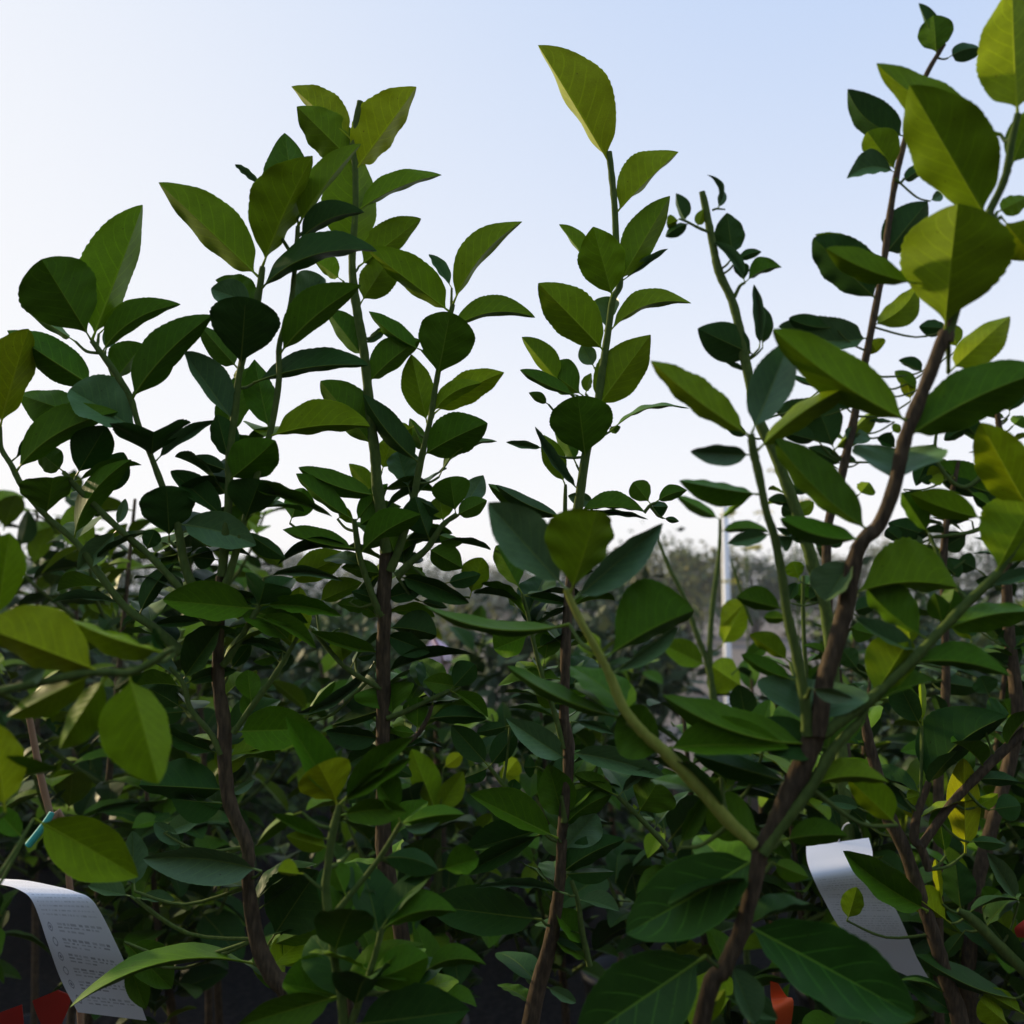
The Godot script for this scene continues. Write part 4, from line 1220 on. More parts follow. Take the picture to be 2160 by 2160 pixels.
		[-13,970,-1524,21,26,-5,-99,85,-126,129,-123,-35,0,0,2,"Y"],
		[13,948,-1532,-27,37,-2,-102,-81,-127,136,96,-74,0,0,2,"Y"],
		[-151,876,-1535,16,25,-4,-125,68,-52,95,-74,-92,0,0,1,"y"],
	],
	"P4": [
		[98,1673,-945,-72,123,2,40,32,-422,375,202,-10,-2,-1,9,"Y"],
		[102,1624,-949,65,66,-4,-218,198,-37,-22,6,-296,0,1,6,"Y"],
		[106,1555,-954,52,90,0,-193,113,-101,97,-50,-219,0,0,3,"y"],
		[100,1540,-955,-21,65,23,-227,-25,-112,220,106,-71,0,-2,4,"y"],
		[81,1576,-965,-33,49,-13,30,-17,-138,118,78,-8,-1,0,3,"y"],
		[111,1563,-968,48,36,-9,-3,36,138,48,-33,130,-1,0,-3,"p"],
		[93,1487,-960,-67,67,12,-142,-72,-248,217,198,-25,0,-1,5,"y"],
		[95,1506,-958,84,32,-4,-68,175,-67,-1,19,-198,-5,11,7,"y"],
		[94,1514,-974,6,37,-8,-171,39,45,111,11,143,0,-1,-3,"p"],
		[49,1460,-975,-39,49,-8,-6,-35,-177,142,109,-24,-1,0,4,"y"],
		[65,1446,-969,-57,24,8,-15,15,-144,43,123,-66,-1,-3,2,"g"],
		[74,1445,-975,-40,32,-8,-22,-77,-205,140,169,-23,-1,0,3,"g"],
		[83,1431,-964,54,73,9,-214,157,-76,179,-78,-195,0,0,3,"y"],
		[73,1380,-969,-10,58,38,-297,35,-157,320,92,-60,0,-2,4,"g"],
		[98,1410,-971,79,23,2,-16,71,-180,1,11,-194,-3,11,3,"g"],
		[83,1476,-976,-12,25,-6,-91,-40,12,75,47,47,0,0,-1,"p"],
		[37,1439,-980,-20,13,-4,-7,-28,-64,41,57,-9,0,0,1,"g"],
		[74,1449,-976,6,22,-3,-74,16,-26,37,-18,-69,0,0,1,"y"],
		[54,1357,-985,-22,52,-1,-99,-44,-79,112,45,-58,0,0,2,"y"],
		[68,1350,-971,-45,65,-1,-41,-40,167,71,33,159,-4,-2,-5,"p"],
		[34,1395,-984,-40,7,-4,-14,-40,86,-2,36,89,0,0,-3,"p"],
		[49,1327,-988,-73,33,-5,-31,-96,-160,48,79,-165,-2,-5,4,"g"],
		[53,1324,-973,-69,33,-2,-42,-69,-150,36,81,-145,-2,-4,3,"d"],
		[64,1330,-977,69,0,-3,0,174,-40,0,-8,-178,0,5,3,"g"],
		[64,1328,-977,72,-5,-5,19,15,169,14,-45,164,0,4,-4,"p"],
		[138,1337,-972,-17,23,-5,-84,-65,-54,95,70,-17,0,0,1,"g"],
		[142,1339,-972,33,13,-7,-38,87,-28,16,-52,-83,-1,2,1,"g"],
		[136,1335,-972,19,0,-2,4,57,-103,-10,-108,-47,0,0,0,"d"],
		[151,1324,-979,16,-3,-2,4,35,-15,-7,-31,-22,0,0,1,"d"],
		[99,1418,-981,6,-8,-4,64,48,-9,-36,9,-71,0,0,0,"g"],
		[85,1340,-989,-28,8,-5,-24,-75,16,14,72,32,0,0,-2,"p"],
		[65,1378,-983,-22,53,-13,-47,-50,-120,119,36,-61,0,0,1,"g"],
		[20,1209,-983,-38,-15,-3,58,-108,226,-82,234,67,0,0,-2,"g"],
		[32,1178,-1000,7,35,-5,-149,24,-55,133,-38,-82,0,0,1,"g"],
		[10,1249,-979,-26,48,-7,-71,-45,-202,185,97,-65,0,0,1,"g"],
		[56,1083,-997,-62,44,19,-44,-113,130,111,116,77,-1,0,-2,"p"],
		[-23,1078,-993,-37,40,0,-92,-85,59,104,88,24,0,0,-3,"d"],
		[-23,1077,-993,27,35,-3,-97,83,-54,96,-72,-69,0,0,3,"d"],
		[-2,1118,-993,-33,-7,-1,14,-62,-49,-14,70,-37,0,0,1,"d"],
		[-23,1077,-993,-24,-11,-6,41,-88,-16,-25,60,-74,0,0,1,"d"],
		[-2,1053,-995,5,12,-2,-59,23,76,80,-43,38,0,0,-1,"d"],
		[26,1075,-1009,-14,-1,-3,15,-106,-54,8,107,-55,0,0,1,"d"],
		[68,1251,-1002,36,11,-3,-26,71,-67,25,-93,-29,0,0,2,"g"],
		[11,1247,-980,47,-8,-11,27,71,65,1,-40,92,0,0,-2,"d"],
		[42,1131,-1003,-14,26,-4,-83,-49,-28,85,41,-32,0,0,1,"y"],
		[40,1138,-988,34,10,-3,-20,75,15,18,-46,61,-1,3,-2,"g"],
		[60,1120,-1007,43,-13,-6,25,43,95,-2,-49,95,1,3,-2,"p"],
		[32,1161,-1002,-18,10,-3,-35,-42,59,36,69,19,0,0,-1,"g"],
		[50,1016,-1002,50,34,2,-102,137,-99,96,-110,-134,-3,4,2,"g"],
		[105,1049,-996,-43,20,-6,-21,-58,-102,51,95,-51,0,0,2,"g"],
		[124,1030,-997,19,36,16,-118,163,-187,248,-116,-15,-1,-1,2,"g"],
		[106,1048,-996,41,32,1,-52,59,91,5,-16,119,-2,3,-3,"p"],
		[56,1091,-996,95,-23,9,26,151,150,-37,-79,196,1,3,-7,"p"],
		[49,990,-1005,35,40,0,-133,93,145,162,-102,104,0,0,-3,"p"],
		[48,970,-1006,63,37,12,-69,132,-95,85,-99,-119,-3,4,4,"d"],
		[64,946,-1004,43,-13,-7,44,131,6,13,-16,137,0,2,-2,"p"],
		[73,899,-1008,-31,37,1,-19,-37,173,116,133,18,-1,0,-3,"g"],
		[32,854,-1037,-20,10,-1,-32,-57,47,30,66,36,0,0,-1,"p"],
		[34,851,-1036,31,-18,-5,45,67,28,-9,-36,77,0,0,-1,"p"],
		[48,970,-1006,54,3,1,0,4,-124,8,-122,-19,0,1,2,"d"],
		[119,1035,-997,24,-11,-11,21,42,48,2,-19,65,1,3,-1,"p"],
		[45,1009,-991,-86,45,13,14,-53,267,130,237,30,-1,-1,-6,"g"],
		[31,1012,-1000,-83,-45,-13,6,-73,211,-92,125,161,1,-1,-6,"d"],
		[32,1013,-1012,-79,-26,-19,-38,-40,214,-71,209,16,1,-1,-4,"d"],
		[51,1023,-1002,-15,57,10,-167,-64,123,204,39,64,0,1,-4,"g"],
		[51,1022,-1002,-25,50,-9,-101,-46,66,105,52,54,0,0,-3,"g"],
		[29,929,-998,-114,18,13,5,-141,232,42,269,2,-1,-2,-6,"d"],
		[55,954,-995,-90,12,20,50,34,209,54,126,169,-1,4,-7,"p"],
		[11,1247,-980,60,-1,-41,119,54,172,-119,46,-174,0,4,0,"d"],
		[13,1239,-980,-52,10,-12,46,93,-126,-16,81,141,0,3,0,"d"],
		[53,1144,-992,30,37,-57,169,8,94,-145,128,8,1,5,4,"d"],
		[16,1227,-981,19,42,-57,164,80,115,-207,52,-32,0,1,1,"d"],
		[49,982,-1005,-3,33,-46,96,116,76,-155,-58,-31,-1,1,1,"d"],
		[29,1171,-986,2,-4,-62,164,36,4,-122,114,-13,1,4,0,"g"],
		[55,1056,-999,28,-1,-47,116,23,69,-91,86,-56,1,4,1,"d"],
		[47,958,-1007,-3,7,-65,163,100,5,-178,69,15,0,2,0,"g"],
		[131,1023,-998,-2,-5,-48,142,-4,-5,-64,127,-11,1,2,0,"g"],
		[109,1045,-996,-39,8,-25,74,53,-100,-62,43,112,0,3,0,"d"],
		[53,1126,-993,-24,30,-43,162,45,-60,-118,70,115,1,4,2,"d"],
		[53,1161,-991,18,18,-40,95,76,77,-124,-27,-68,-1,2,0,"d"],
		[116,1038,-997,-14,25,-66,205,49,-25,-159,117,78,1,4,1,"d"],
		[59,1274,-981,14,-6,-56,146,-23,38,-111,99,-37,2,3,0,"d"],
		[46,951,-1008,-40,26,-21,66,-20,-152,-23,80,145,2,2,0,"g"],
		[54,1192,-988,-48,39,-32,121,7,-171,-73,63,186,3,4,1,"g"],
		[19,1214,-982,43,23,-5,-13,48,113,-6,-14,-123,-1,2,0,"d"],
		[56,1078,-997,45,7,-18,19,96,86,-45,-17,-121,-1,3,-1,"d"],
		[53,1164,-990,-67,-8,-13,9,142,-133,-40,24,189,-1,3,1,"g"],
		[56,1231,-985,-17,-4,-57,123,98,-44,-156,-13,47,-1,2,0,"d"],
		[17,1223,-982,-48,36,-8,37,10,-172,54,102,133,3,4,-1,"g"],
		[56,1233,-985,49,9,-27,51,96,125,-83,52,-134,-1,5,0,"g"],
		[23,839,-1017,-38,10,-28,83,10,-107,-69,43,109,1,3,0,"g"],
		[23,1194,-984,56,8,-34,83,100,161,-101,117,-137,0,4,0,"d"],
		[70,911,-1007,-47,1,-28,67,53,-109,-71,20,117,0,5,1,"d"],
		[54,1053,-999,33,30,-58,164,13,101,-169,72,-60,0,6,3,"g"],
		[50,1015,-1003,28,34,-48,131,69,126,-167,95,-28,0,2,1,"d"],
		[38,1142,-988,-45,6,-28,89,24,-140,-79,51,139,1,4,0,"g"],
		[50,1016,-1002,55,-8,-49,125,62,129,-98,105,-125,0,2,0,"d"],
		[33,1158,-987,-26,21,-38,122,44,-58,-111,21,87,0,2,1,"y"],
		[140,1014,-999,44,36,-22,34,48,149,-67,-5,-146,-3,3,0,"d"],
		[53,1121,-994,-57,12,-19,56,57,-133,-26,79,131,1,4,0,"g"],
		[27,857,-1016,-42,14,-58,183,12,-131,-163,74,137,1,6,0,"d"],
		[53,1124,-994,7,-7,-70,164,75,8,-148,102,-24,0,3,0,"d"],
		[76,883,-1009,-38,28,-13,95,107,-51,-45,4,145,1,1,1,"g"],
		[50,1006,-1003,-4,29,-53,161,63,22,-159,56,42,0,2,1,"g"],
		[36,1148,-988,42,-4,-37,92,110,92,-100,63,-122,0,2,0,"d"],
		[20,1212,-982,-22,25,-63,189,45,-48,-114,135,93,2,5,1,"d"],
		[55,1060,-999,55,-7,-20,52,37,134,-48,13,-140,0,2,0,"g"],
		[54,1197,-988,24,1,-42,103,90,60,-124,-48,-70,-1,1,0,"g"],
		[47,955,-1007,41,35,-29,21,82,132,-105,33,-111,-2,3,1,"d"],
		[52,1027,-998,42,34,-26,42,69,156,-118,55,-117,-1,2,1,"g"],
		[20,1212,-982,22,30,-56,110,141,119,-199,68,-41,-2,5,2,"d"],
		[75,891,-1009,-42,20,-29,87,133,-37,-90,6,136,0,4,3,"d"],
		[48,967,-1006,42,37,-33,99,43,174,-156,90,-99,-2,4,2,"g"],
	],
	"P10": [
		[-116,1108,-670,-37,58,-4,-44,-22,166,145,95,10,0,0,-2,"g"],
		[-116,1108,-670,-11,30,15,-186,-53,-35,136,104,-97,1,0,1,"Y"],
		[-115,1109,-670,49,44,-3,-78,89,83,37,-44,132,-1,2,-4,"g"],
		[-116,1108,-670,48,31,-2,-42,52,112,22,-42,121,-1,2,-2,"g"],
		[-74,1097,-671,-19,29,-8,-18,-9,146,107,100,13,0,0,-1,"g"],
		[-117,1101,-670,47,4,3,-14,92,70,-2,-87,77,0,2,-4,"g"],
		[-76,1095,-671,44,6,-6,-4,44,-96,8,-69,-80,0,3,2,"g"],
		[-76,1095,-671,30,4,-10,4,28,67,10,-54,48,0,-2,0,"p"],
		[-120,1085,-672,-41,17,-1,13,-4,95,40,80,34,-1,-2,-2,"g"],
		[-141,1103,-675,-32,-24,-6,42,-37,-77,-2,25,-92,-3,3,2,"g"],
		[-121,1080,-672,-30,8,-1,-19,-72,-29,16,64,-44,0,0,1,"y"],
		[-139,1063,-674,-18,1,-2,-1,-37,-85,2,77,-51,0,0,1,"Y"],
		[-110,1047,-675,-11,21,-5,-70,-38,-49,70,35,-51,0,0,1,"g"],
		[-113,1034,-689,-13,11,-3,-48,-44,48,53,61,-2,0,0,-1,"d"],
		[-89,1073,-673,39,-9,-7,10,52,-93,-24,-104,-4,1,4,1,"d"],
		[-51,1059,-695,28,8,-2,-37,131,10,24,-45,127,0,0,-1,"g"],
		[-51,1058,-696,-25,-9,-3,2,-28,55,-21,45,37,0,0,-1,"g"],
		[-88,1025,-677,51,13,2,-19,119,-82,31,-66,-127,-1,6,0,"g"],
		[-98,990,-679,42,18,1,-45,124,-89,68,-124,-74,0,0,2,"g"],
		[-63,987,-703,45,7,1,-12,86,-67,12,-76,-78,-1,7,0,"g"],
		[-105,972,-698,-53,10,-5,-19,3,231,44,227,-21,0,-1,-1,"g"],
		[-115,982,-680,-68,-19,2,40,-106,102,-34,135,62,0,-1,-4,"g"],
		[-108,962,-682,80,13,7,-37,221,-16,-10,-81,209,0,-1,-2,"d"],
		[-111,1073,-695,-10,-7,-3,-3,-46,115,-71,99,21,0,0,-1,"p"],
		[-109,1030,-702,14,13,-1,-46,55,41,51,-55,35,0,0,-1,"p"],
		[-88,1030,-710,-13,20,-3,-69,-47,-4,23,1,-81,0,0,1,"y"],
		[-103,975,-681,-40,30,-45,152,94,-73,-151,-24,118,0,5,3,"d"],
		[-105,972,-681,19,42,57,-195,65,18,166,65,-104,-1,6,-4,"d"],
		[-121,1027,-676,9,32,-42,140,5,33,-113,81,38,1,3,2,"g"],
		[-95,998,-679,-37,19,20,-54,8,-106,69,41,88,1,2,-1,"y"],
		[-89,1018,-677,-22,39,-49,180,-8,-87,-127,88,127,2,3,2,"d"],
		[-121,1029,-676,-1,30,-43,141,27,16,-130,51,37,0,2,1,"d"],
		[-115,980,-680,53,26,-28,54,71,166,-110,94,-122,-1,4,1,"g"],
		[-87,1027,-676,36,31,-26,54,45,129,-104,39,-96,-2,3,1,"d"],
		[-117,994,-679,47,-1,2,-4,39,118,6,50,-114,0,2,0,"g"],
		[-119,1009,-678,19,43,43,-186,70,14,185,-7,-75,0,3,-3,"d"],
	],
	"P5": [
		[34,1252,-618,-49,55,-6,-122,-106,139,144,139,74,0,0,-4,"p"],
		[36,1248,-618,16,52,19,-239,120,-94,165,42,-227,0,-1,1,"y"],
		[37,1244,-619,59,50,-6,-55,73,144,87,-92,114,0,0,-3,"p"],
		[57,1208,-622,56,31,9,-120,271,-127,91,-41,-306,-2,2,2,"g"],
		[61,1198,-622,44,31,-4,-17,34,111,50,-62,87,0,0,-1,"p"],
		[38,1229,-656,-96,12,1,-5,-24,-226,2,38,-224,-1,-9,6,"g"],
		[71,1170,-638,-74,33,3,-26,-43,-183,10,37,-185,-2,-4,2,"g"],
		[98,1148,-626,-31,22,-9,-89,-152,68,74,167,45,0,0,-2,"g"],
		[94,1152,-626,79,1,2,2,185,31,-20,-52,179,0,2,-4,"g"],
		[189,1155,-630,-95,31,9,-50,-70,-203,16,122,-183,-2,-7,5,"g"],
		[178,1130,-632,-61,16,-13,-11,-84,-100,23,56,-116,0,0,3,"d"],
		[161,1095,-635,-35,15,-14,-48,-142,-119,71,159,-80,0,0,2,"g"],
		[136,1130,-653,-8,-7,-2,35,-38,-2,-26,35,-28,0,0,0,"g"],
		[156,1084,-636,-85,-45,6,94,-151,173,-118,218,-6,1,-2,-5,"v"],
		[122,1023,-638,-83,-51,6,123,-181,181,-147,243,12,0,-1,-2,"v"],
		[137,1019,-641,16,-39,-1,119,50,48,-66,-39,114,0,0,-1,"p"],
		[133,994,-653,38,-18,-6,44,77,45,1,-26,96,0,0,-1,"p"],
		[119,978,-644,16,21,-2,-26,16,-53,47,-34,-18,0,0,1,"y"],
		[109,1085,-655,18,32,-5,-54,38,55,57,-22,60,0,0,-2,"g"],
		[146,1042,-639,101,-51,13,126,251,39,-102,-130,231,0,-1,-7,"v"],
		[173,1091,-648,43,3,0,-7,97,-62,6,-73,-88,0,2,1,"g"],
		[166,1078,-645,24,-10,-3,13,51,-55,-29,-70,-11,0,0,1,"g"],
		[317,1547,-594,3,89,-6,-166,-3,-172,233,0,-54,-2,0,3,"Y"],
		[319,1548,-620,-79,49,-1,8,11,-218,113,181,-49,-3,-5,-1,"y"],
		[298,1483,-599,-53,78,17,-98,8,-267,239,138,70,-1,-1,2,"y"],
		[271,1410,-605,-3,73,31,-186,107,-309,374,1,40,-2,-1,3,"y"],
		[257,1445,-609,-58,22,2,-14,-23,-144,49,130,-46,-1,-3,0,"y"],
		[316,1497,-623,23,12,-4,-36,57,-39,29,-65,-33,0,0,1,"y"],
		[312,1489,-610,24,-26,-6,139,120,50,-47,-4,-185,-1,-1,2,"Y"],
		[320,1521,-612,18,43,-1,-87,36,-66,106,-45,-1,0,0,1,"y"],
		[285,1393,-633,46,40,-8,-67,54,-116,90,-109,-27,0,1,4,"Y"],
		[250,1356,-609,-91,54,20,-40,-3,-231,99,188,-99,-2,-5,3,"y"],
		[246,1346,-610,89,42,11,-70,184,-117,90,-133,-164,-2,4,2,"g"],
		[239,1318,-612,11,24,-17,-305,86,1,254,27,187,1,-1,-2,"p"],
		[150,1347,-610,-63,48,2,-23,-13,-177,98,125,-84,-2,-2,3,"y"],
		[150,1349,-610,26,60,-4,-138,56,21,109,-42,94,1,0,-3,"p"],
		[152,1337,-611,64,44,4,-19,69,-158,63,-48,-155,-3,3,5,"y"],
		[152,1336,-611,-39,3,-6,-10,-87,21,-3,49,76,0,0,-2,"p"],
		[157,1311,-613,-52,9,0,-17,-95,-78,6,43,-117,0,-1,2,"g"],
		[225,1288,-615,-61,57,7,-32,12,-200,124,148,-61,-3,-5,4,"g"],
		[221,1284,-615,-57,11,16,-28,-45,-138,11,98,-110,-1,-5,2,"g"],
		[217,1275,-616,-20,-30,-6,25,-35,169,-159,73,5,0,0,-1,"p"],
		[210,1248,-618,69,5,0,-14,282,-101,37,-37,-295,-1,6,2,"y"],
		[164,1287,-615,-27,-6,-10,5,-48,54,-20,57,39,0,0,-2,"p"],
		[169,1287,-631,12,-2,-1,14,11,101,-16,-99,20,0,0,0,"p"],
		[176,1239,-636,-31,8,-3,-2,-44,-106,30,107,-29,0,0,2,"g"],
		[173,1234,-619,-13,0,-9,6,-37,-33,-2,47,-17,0,0,0,"g"],
		[327,1296,-614,-33,60,4,-93,-40,-142,151,82,28,-1,-1,2,"Y"],
		[304,1297,-628,-49,16,1,-18,-45,-118,40,120,-11,-1,-2,2,"y"],
		[271,1287,-637,-17,28,-1,-9,-9,-102,88,54,6,-1,0,2,"g"],
		[262,1220,-621,-36,32,-7,12,0,-188,125,141,-14,-2,-2,2,"g"],
		[224,1181,-624,25,40,4,-124,100,-120,146,-64,-120,-1,0,2,"y"],
		[256,1213,-621,-40,21,-3,-14,-35,100,43,77,60,-1,-2,-1,"p"],
		[249,1206,-622,62,-8,2,16,127,-56,11,-30,-136,0,5,1,"g"],
		[269,1226,-620,60,12,-1,-11,51,-128,28,-95,-96,-1,4,3,"g"],
		[301,1259,-617,26,53,8,-161,99,-162,221,-75,-86,-1,0,2,"y"],
		[296,1253,-618,36,11,-5,-25,56,53,18,-27,74,0,0,-2,"p"],
		[185,1164,-625,10,30,-18,-356,88,-10,308,24,197,0,-1,-2,"p"],
		[181,1192,-604,25,-6,2,4,35,49,-15,-55,20,0,0,-2,"p"],
		[188,1130,-628,49,1,-2,-10,107,-63,6,-50,-114,-1,5,2,"y"],
		[251,1099,-655,-30,29,-2,-39,-48,-129,99,99,-29,0,0,2,"y"],
		[260,1212,-644,-3,42,-5,-43,-15,-90,94,3,-36,-1,0,2,"y"],
		[276,1229,-635,-3,21,-3,-57,-13,-50,76,10,7,0,0,1,"g"],
		[277,1229,-634,8,25,-1,-18,3,-113,109,-35,11,0,0,1,"g"],
		[182,1194,-637,-34,16,-3,-9,-33,-82,34,67,-47,-1,-2,1,"g"],
		[184,1204,-656,-26,18,-2,-11,-25,-101,61,83,-22,0,0,2,"y"],
		[185,1144,-631,15,35,-57,107,121,103,-187,10,-43,-1,1,1,"g"],
		[153,1069,-637,-57,-10,16,-53,30,-169,32,75,160,-1,4,0,"d"],
		[201,1151,-626,-49,2,-48,120,74,-117,-129,10,129,-1,6,1,"g"],
		[79,1166,-625,-40,35,-36,154,45,-126,-126,22,159,2,4,2,"g"],
		[74,1172,-624,-27,17,-53,161,82,-55,-164,24,92,0,4,1,"y"],
		[196,1144,-627,24,42,-54,193,-14,76,-184,98,-7,1,5,4,"g"],
		[122,1123,-628,-28,2,-44,103,63,-63,-114,7,74,0,2,0,"g"],
		[222,1178,-624,50,15,-9,16,37,155,-54,117,-96,-1,4,1,"g"],
		[198,1147,-627,-49,17,-15,61,124,-63,-63,-84,111,0,2,2,"d"],
		[136,1108,-630,-50,38,-5,44,33,-179,61,101,146,2,3,-1,"d"],
		[151,1061,-638,-23,21,-60,166,77,-38,-168,30,76,0,3,1,"g"],
		[150,1056,-638,-22,1,-60,159,31,-58,-99,135,39,1,2,0,"g"],
		[147,1046,-639,-53,13,-29,95,41,-155,-77,49,162,1,5,0,"g"],
		[145,1039,-639,55,6,-13,24,89,142,-43,76,-145,-1,5,0,"d"],
	],
	"P9": [
		[419,1052,-1016,74,75,24,-173,254,-255,246,-114,-293,-9,8,0,"d"],
		[479,1119,-1015,26,8,3,-39,185,-115,54,-96,-193,0,0,1,"d"],
		[417,1113,-1017,-25,53,-2,-166,-77,1,60,33,169,1,0,-3,"d"],
		[418,1115,-1016,0,55,-1,21,-2,-128,83,-1,-100,-1,0,3,"y"],
		[461,986,-1025,-2,96,8,-97,15,-203,197,13,-109,-1,0,3,"Y"],
		[418,931,-1018,-89,63,16,-48,-123,222,131,143,171,-3,-3,-4,"g"],
		[446,915,-1030,-41,31,8,-88,-78,-163,108,159,-61,0,0,2,"Y"],
		[455,927,-1026,-5,53,2,-103,6,-149,180,10,18,-1,0,2,"d"],
		[437,935,-1028,-7,45,4,-12,7,-106,70,18,-79,-1,0,2,"Y"],
		[341,917,-1032,10,34,3,-87,32,-78,116,-33,-14,0,0,1,"y"],
		[516,935,-1031,-32,51,4,-86,-62,96,80,42,110,1,1,-3,"p"],
		[511,839,-1036,-105,48,15,-72,-79,-252,8,97,-256,-1,-5,8,"d"],
		[521,823,-1036,-43,24,2,-37,-59,-99,52,97,-50,0,0,1,"y"],
		[522,865,-1031,-38,55,-3,-110,-95,50,97,73,94,0,0,-1,"d"],
		[506,811,-1036,-32,27,2,-100,-117,-47,68,91,-114,0,0,3,"y"],
		[463,998,-1021,38,-3,0,3,42,-78,-6,-84,-27,0,2,2,"d"],
		[468,1061,-1015,48,-3,-5,0,62,-85,0,-73,-76,0,2,1,"d"],
		[485,1030,-1020,32,4,0,-12,118,-76,16,-140,-7,0,1,2,"d"],
		[470,1032,-1021,24,14,1,-13,29,-74,41,-69,7,0,0,1,"y"],
		[441,983,-1025,-4,48,-7,-93,-19,-76,117,6,-33,-1,0,3,"g"],
		[399,1041,-1019,13,3,-1,-20,63,-46,20,-78,-1,0,0,0,"y"],
		[399,1047,-1032,14,-28,-5,65,24,44,-61,-38,39,0,0,-1,"Y"],
		[363,1026,-1039,-42,5,-4,-13,-43,90,5,88,49,1,4,-2,"p"],
		[370,1010,-1046,-15,14,-3,-72,-90,-45,85,86,-30,0,0,1,"d"],
		[489,923,-1052,18,18,-1,-86,86,-24,38,-32,113,0,0,-1,"g"],
		[462,907,-1034,-22,-29,-2,65,-47,-26,-38,34,-68,-1,0,1,"d"],
		[447,839,-1037,-47,13,-12,35,0,-141,-15,64,130,1,4,-1,"g"],
		[478,909,-1027,46,32,-15,26,34,153,-63,24,-144,-2,4,1,"d"],
		[419,1052,-1016,26,40,18,-126,55,58,75,10,-128,-1,1,-1,"d"],
		[379,1033,-1021,-5,37,-46,158,67,38,-162,44,51,0,3,2,"d"],
		[380,1031,-1021,-12,11,-71,168,101,-14,-187,45,40,0,2,0,"g"],
		[364,1093,-1016,-19,7,-61,154,83,-39,-171,-21,51,-1,4,1,"g"],
		[376,1047,-1020,-26,28,-37,122,72,-32,-108,23,93,1,4,3,"g"],
		[468,1061,-1015,-14,32,-63,206,87,-1,-171,110,93,0,2,1,"g"],
		[511,1103,-1011,-36,3,-30,80,9,-94,-73,40,91,1,4,0,"d"],
		[498,1091,-1012,26,46,28,-170,65,54,104,35,-155,-2,3,-3,"g"],
		[479,1072,-1014,-47,31,31,-45,88,-154,125,91,98,2,5,-2,"g"],
		[364,1095,-1016,-43,2,-44,79,146,-72,-129,-21,125,-2,5,2,"g"],
		[507,880,-1030,-49,35,-38,116,144,-14,-129,-43,125,0,3,3,"d"],
		[410,1022,-1018,65,17,-5,-3,55,162,-14,7,-170,-1,3,0,"y"],
		[453,821,-1038,-47,29,-21,104,112,-85,-85,-33,150,0,1,1,"d"],
		[365,1089,-1017,-39,23,-32,88,131,-12,-101,1,122,0,4,3,"d"],
		[459,924,-1026,54,15,1,-27,91,136,-5,25,-164,-1,5,-1,"d"],
		[362,1104,-1015,24,26,-42,90,70,95,-128,-2,-75,-3,5,1,"g"],
		[417,1046,-1016,-50,14,-41,119,136,-101,-109,74,159,0,3,1,"d"],
		[410,1023,-1018,-43,27,-22,98,90,-81,-73,-2,138,1,3,2,"d"],
		[523,863,-1031,45,35,18,-78,25,148,23,51,-160,-1,1,0,"g"],
	],
	"P6": [
		[231,1736,-1260,-14,41,-4,23,6,-156,145,61,0,-3,-1,1,"d"],
		[244,1730,-1261,9,24,1,-72,31,-28,63,-21,-50,0,0,1,"y"],
		[221,1740,-1260,-16,-6,-6,17,-42,-109,-38,112,-1,0,0,1,"y"],
		[235,1735,-1261,-32,-16,-5,45,-89,-63,-30,69,-91,-1,2,3,"d"],
		[270,1754,-1259,-12,46,0,-65,-24,90,26,-3,110,12,3,1,"p"],
		[272,1754,-1259,8,27,-6,-51,23,56,70,-19,30,0,0,-1,"p"],
		[291,1691,-1268,-7,59,5,-188,-12,-119,210,30,-69,0,0,2,"d"],
		[307,1657,-1267,-42,54,3,-75,-69,123,48,26,150,6,4,0,"p"],
		[296,1686,-1266,33,12,1,-27,74,-27,20,-47,-65,-1,2,2,"d"],
		[307,1657,-1267,50,22,-4,-70,175,-20,8,-4,-189,-2,5,4,"g"],
		[307,1657,-1267,-7,29,-9,-104,-15,79,102,33,76,0,0,-1,"d"],
		[327,1572,-1279,-7,84,7,-128,-23,150,20,-14,197,6,1,-4,"p"],
		[331,1572,-1277,1,57,-1,11,-3,-144,144,-4,-9,-1,0,4,"d"],
		[321,1562,-1276,-76,35,3,-90,-180,-188,115,250,2,-1,-2,5,"d"],
		[311,1541,-1281,-27,13,-4,-21,-31,54,24,48,38,0,0,-2,"d"],
		[313,1456,-1289,-30,15,-2,-27,-61,-41,35,71,-5,0,0,2,"d"],
		[412,1521,-1282,-45,17,-4,9,1,-114,37,80,-73,-1,-3,2,"d"],
		[360,1400,-1292,-7,5,-3,1,-18,-49,10,51,-8,0,0,1,"d"],
		[372,1366,-1295,-33,7,-4,2,-35,-113,28,113,-19,0,0,2,"d"],
		[378,1350,-1296,-21,13,-1,-19,-83,-100,42,123,-19,0,0,1,"d"],
		[367,1381,-1294,27,14,2,-40,57,-78,52,-87,-25,0,0,1,"d"],
		[377,1353,-1296,23,17,-2,-60,75,-43,61,-83,-20,0,0,1,"y"],
		[391,1311,-1299,-41,24,-2,-28,-36,106,38,79,75,0,0,-1,"d"],
		[380,1265,-1303,-9,26,-1,-124,-44,-87,139,45,-59,0,0,2,"y"],
		[365,1237,-1305,12,26,-1,-94,46,6,50,-22,90,0,0,-1,"d"],
		[389,1239,-1305,24,12,-2,-65,126,-68,33,-88,-127,0,0,2,"d"],
		[426,1109,-1313,31,14,-19,39,28,87,-52,4,-84,-1,3,0,"g"],
		[430,1044,-1313,-31,-6,-40,82,69,-75,-103,20,78,-1,5,0,"g"],
		[424,1150,-1313,24,-3,-30,77,-9,64,-65,49,-58,0,1,0,"d"],
		[427,1093,-1313,-2,38,24,-125,-16,15,105,42,-59,0,1,-1,"d"],
		[420,1182,-1310,32,21,8,-59,55,92,14,21,-120,-1,1,0,"g"],
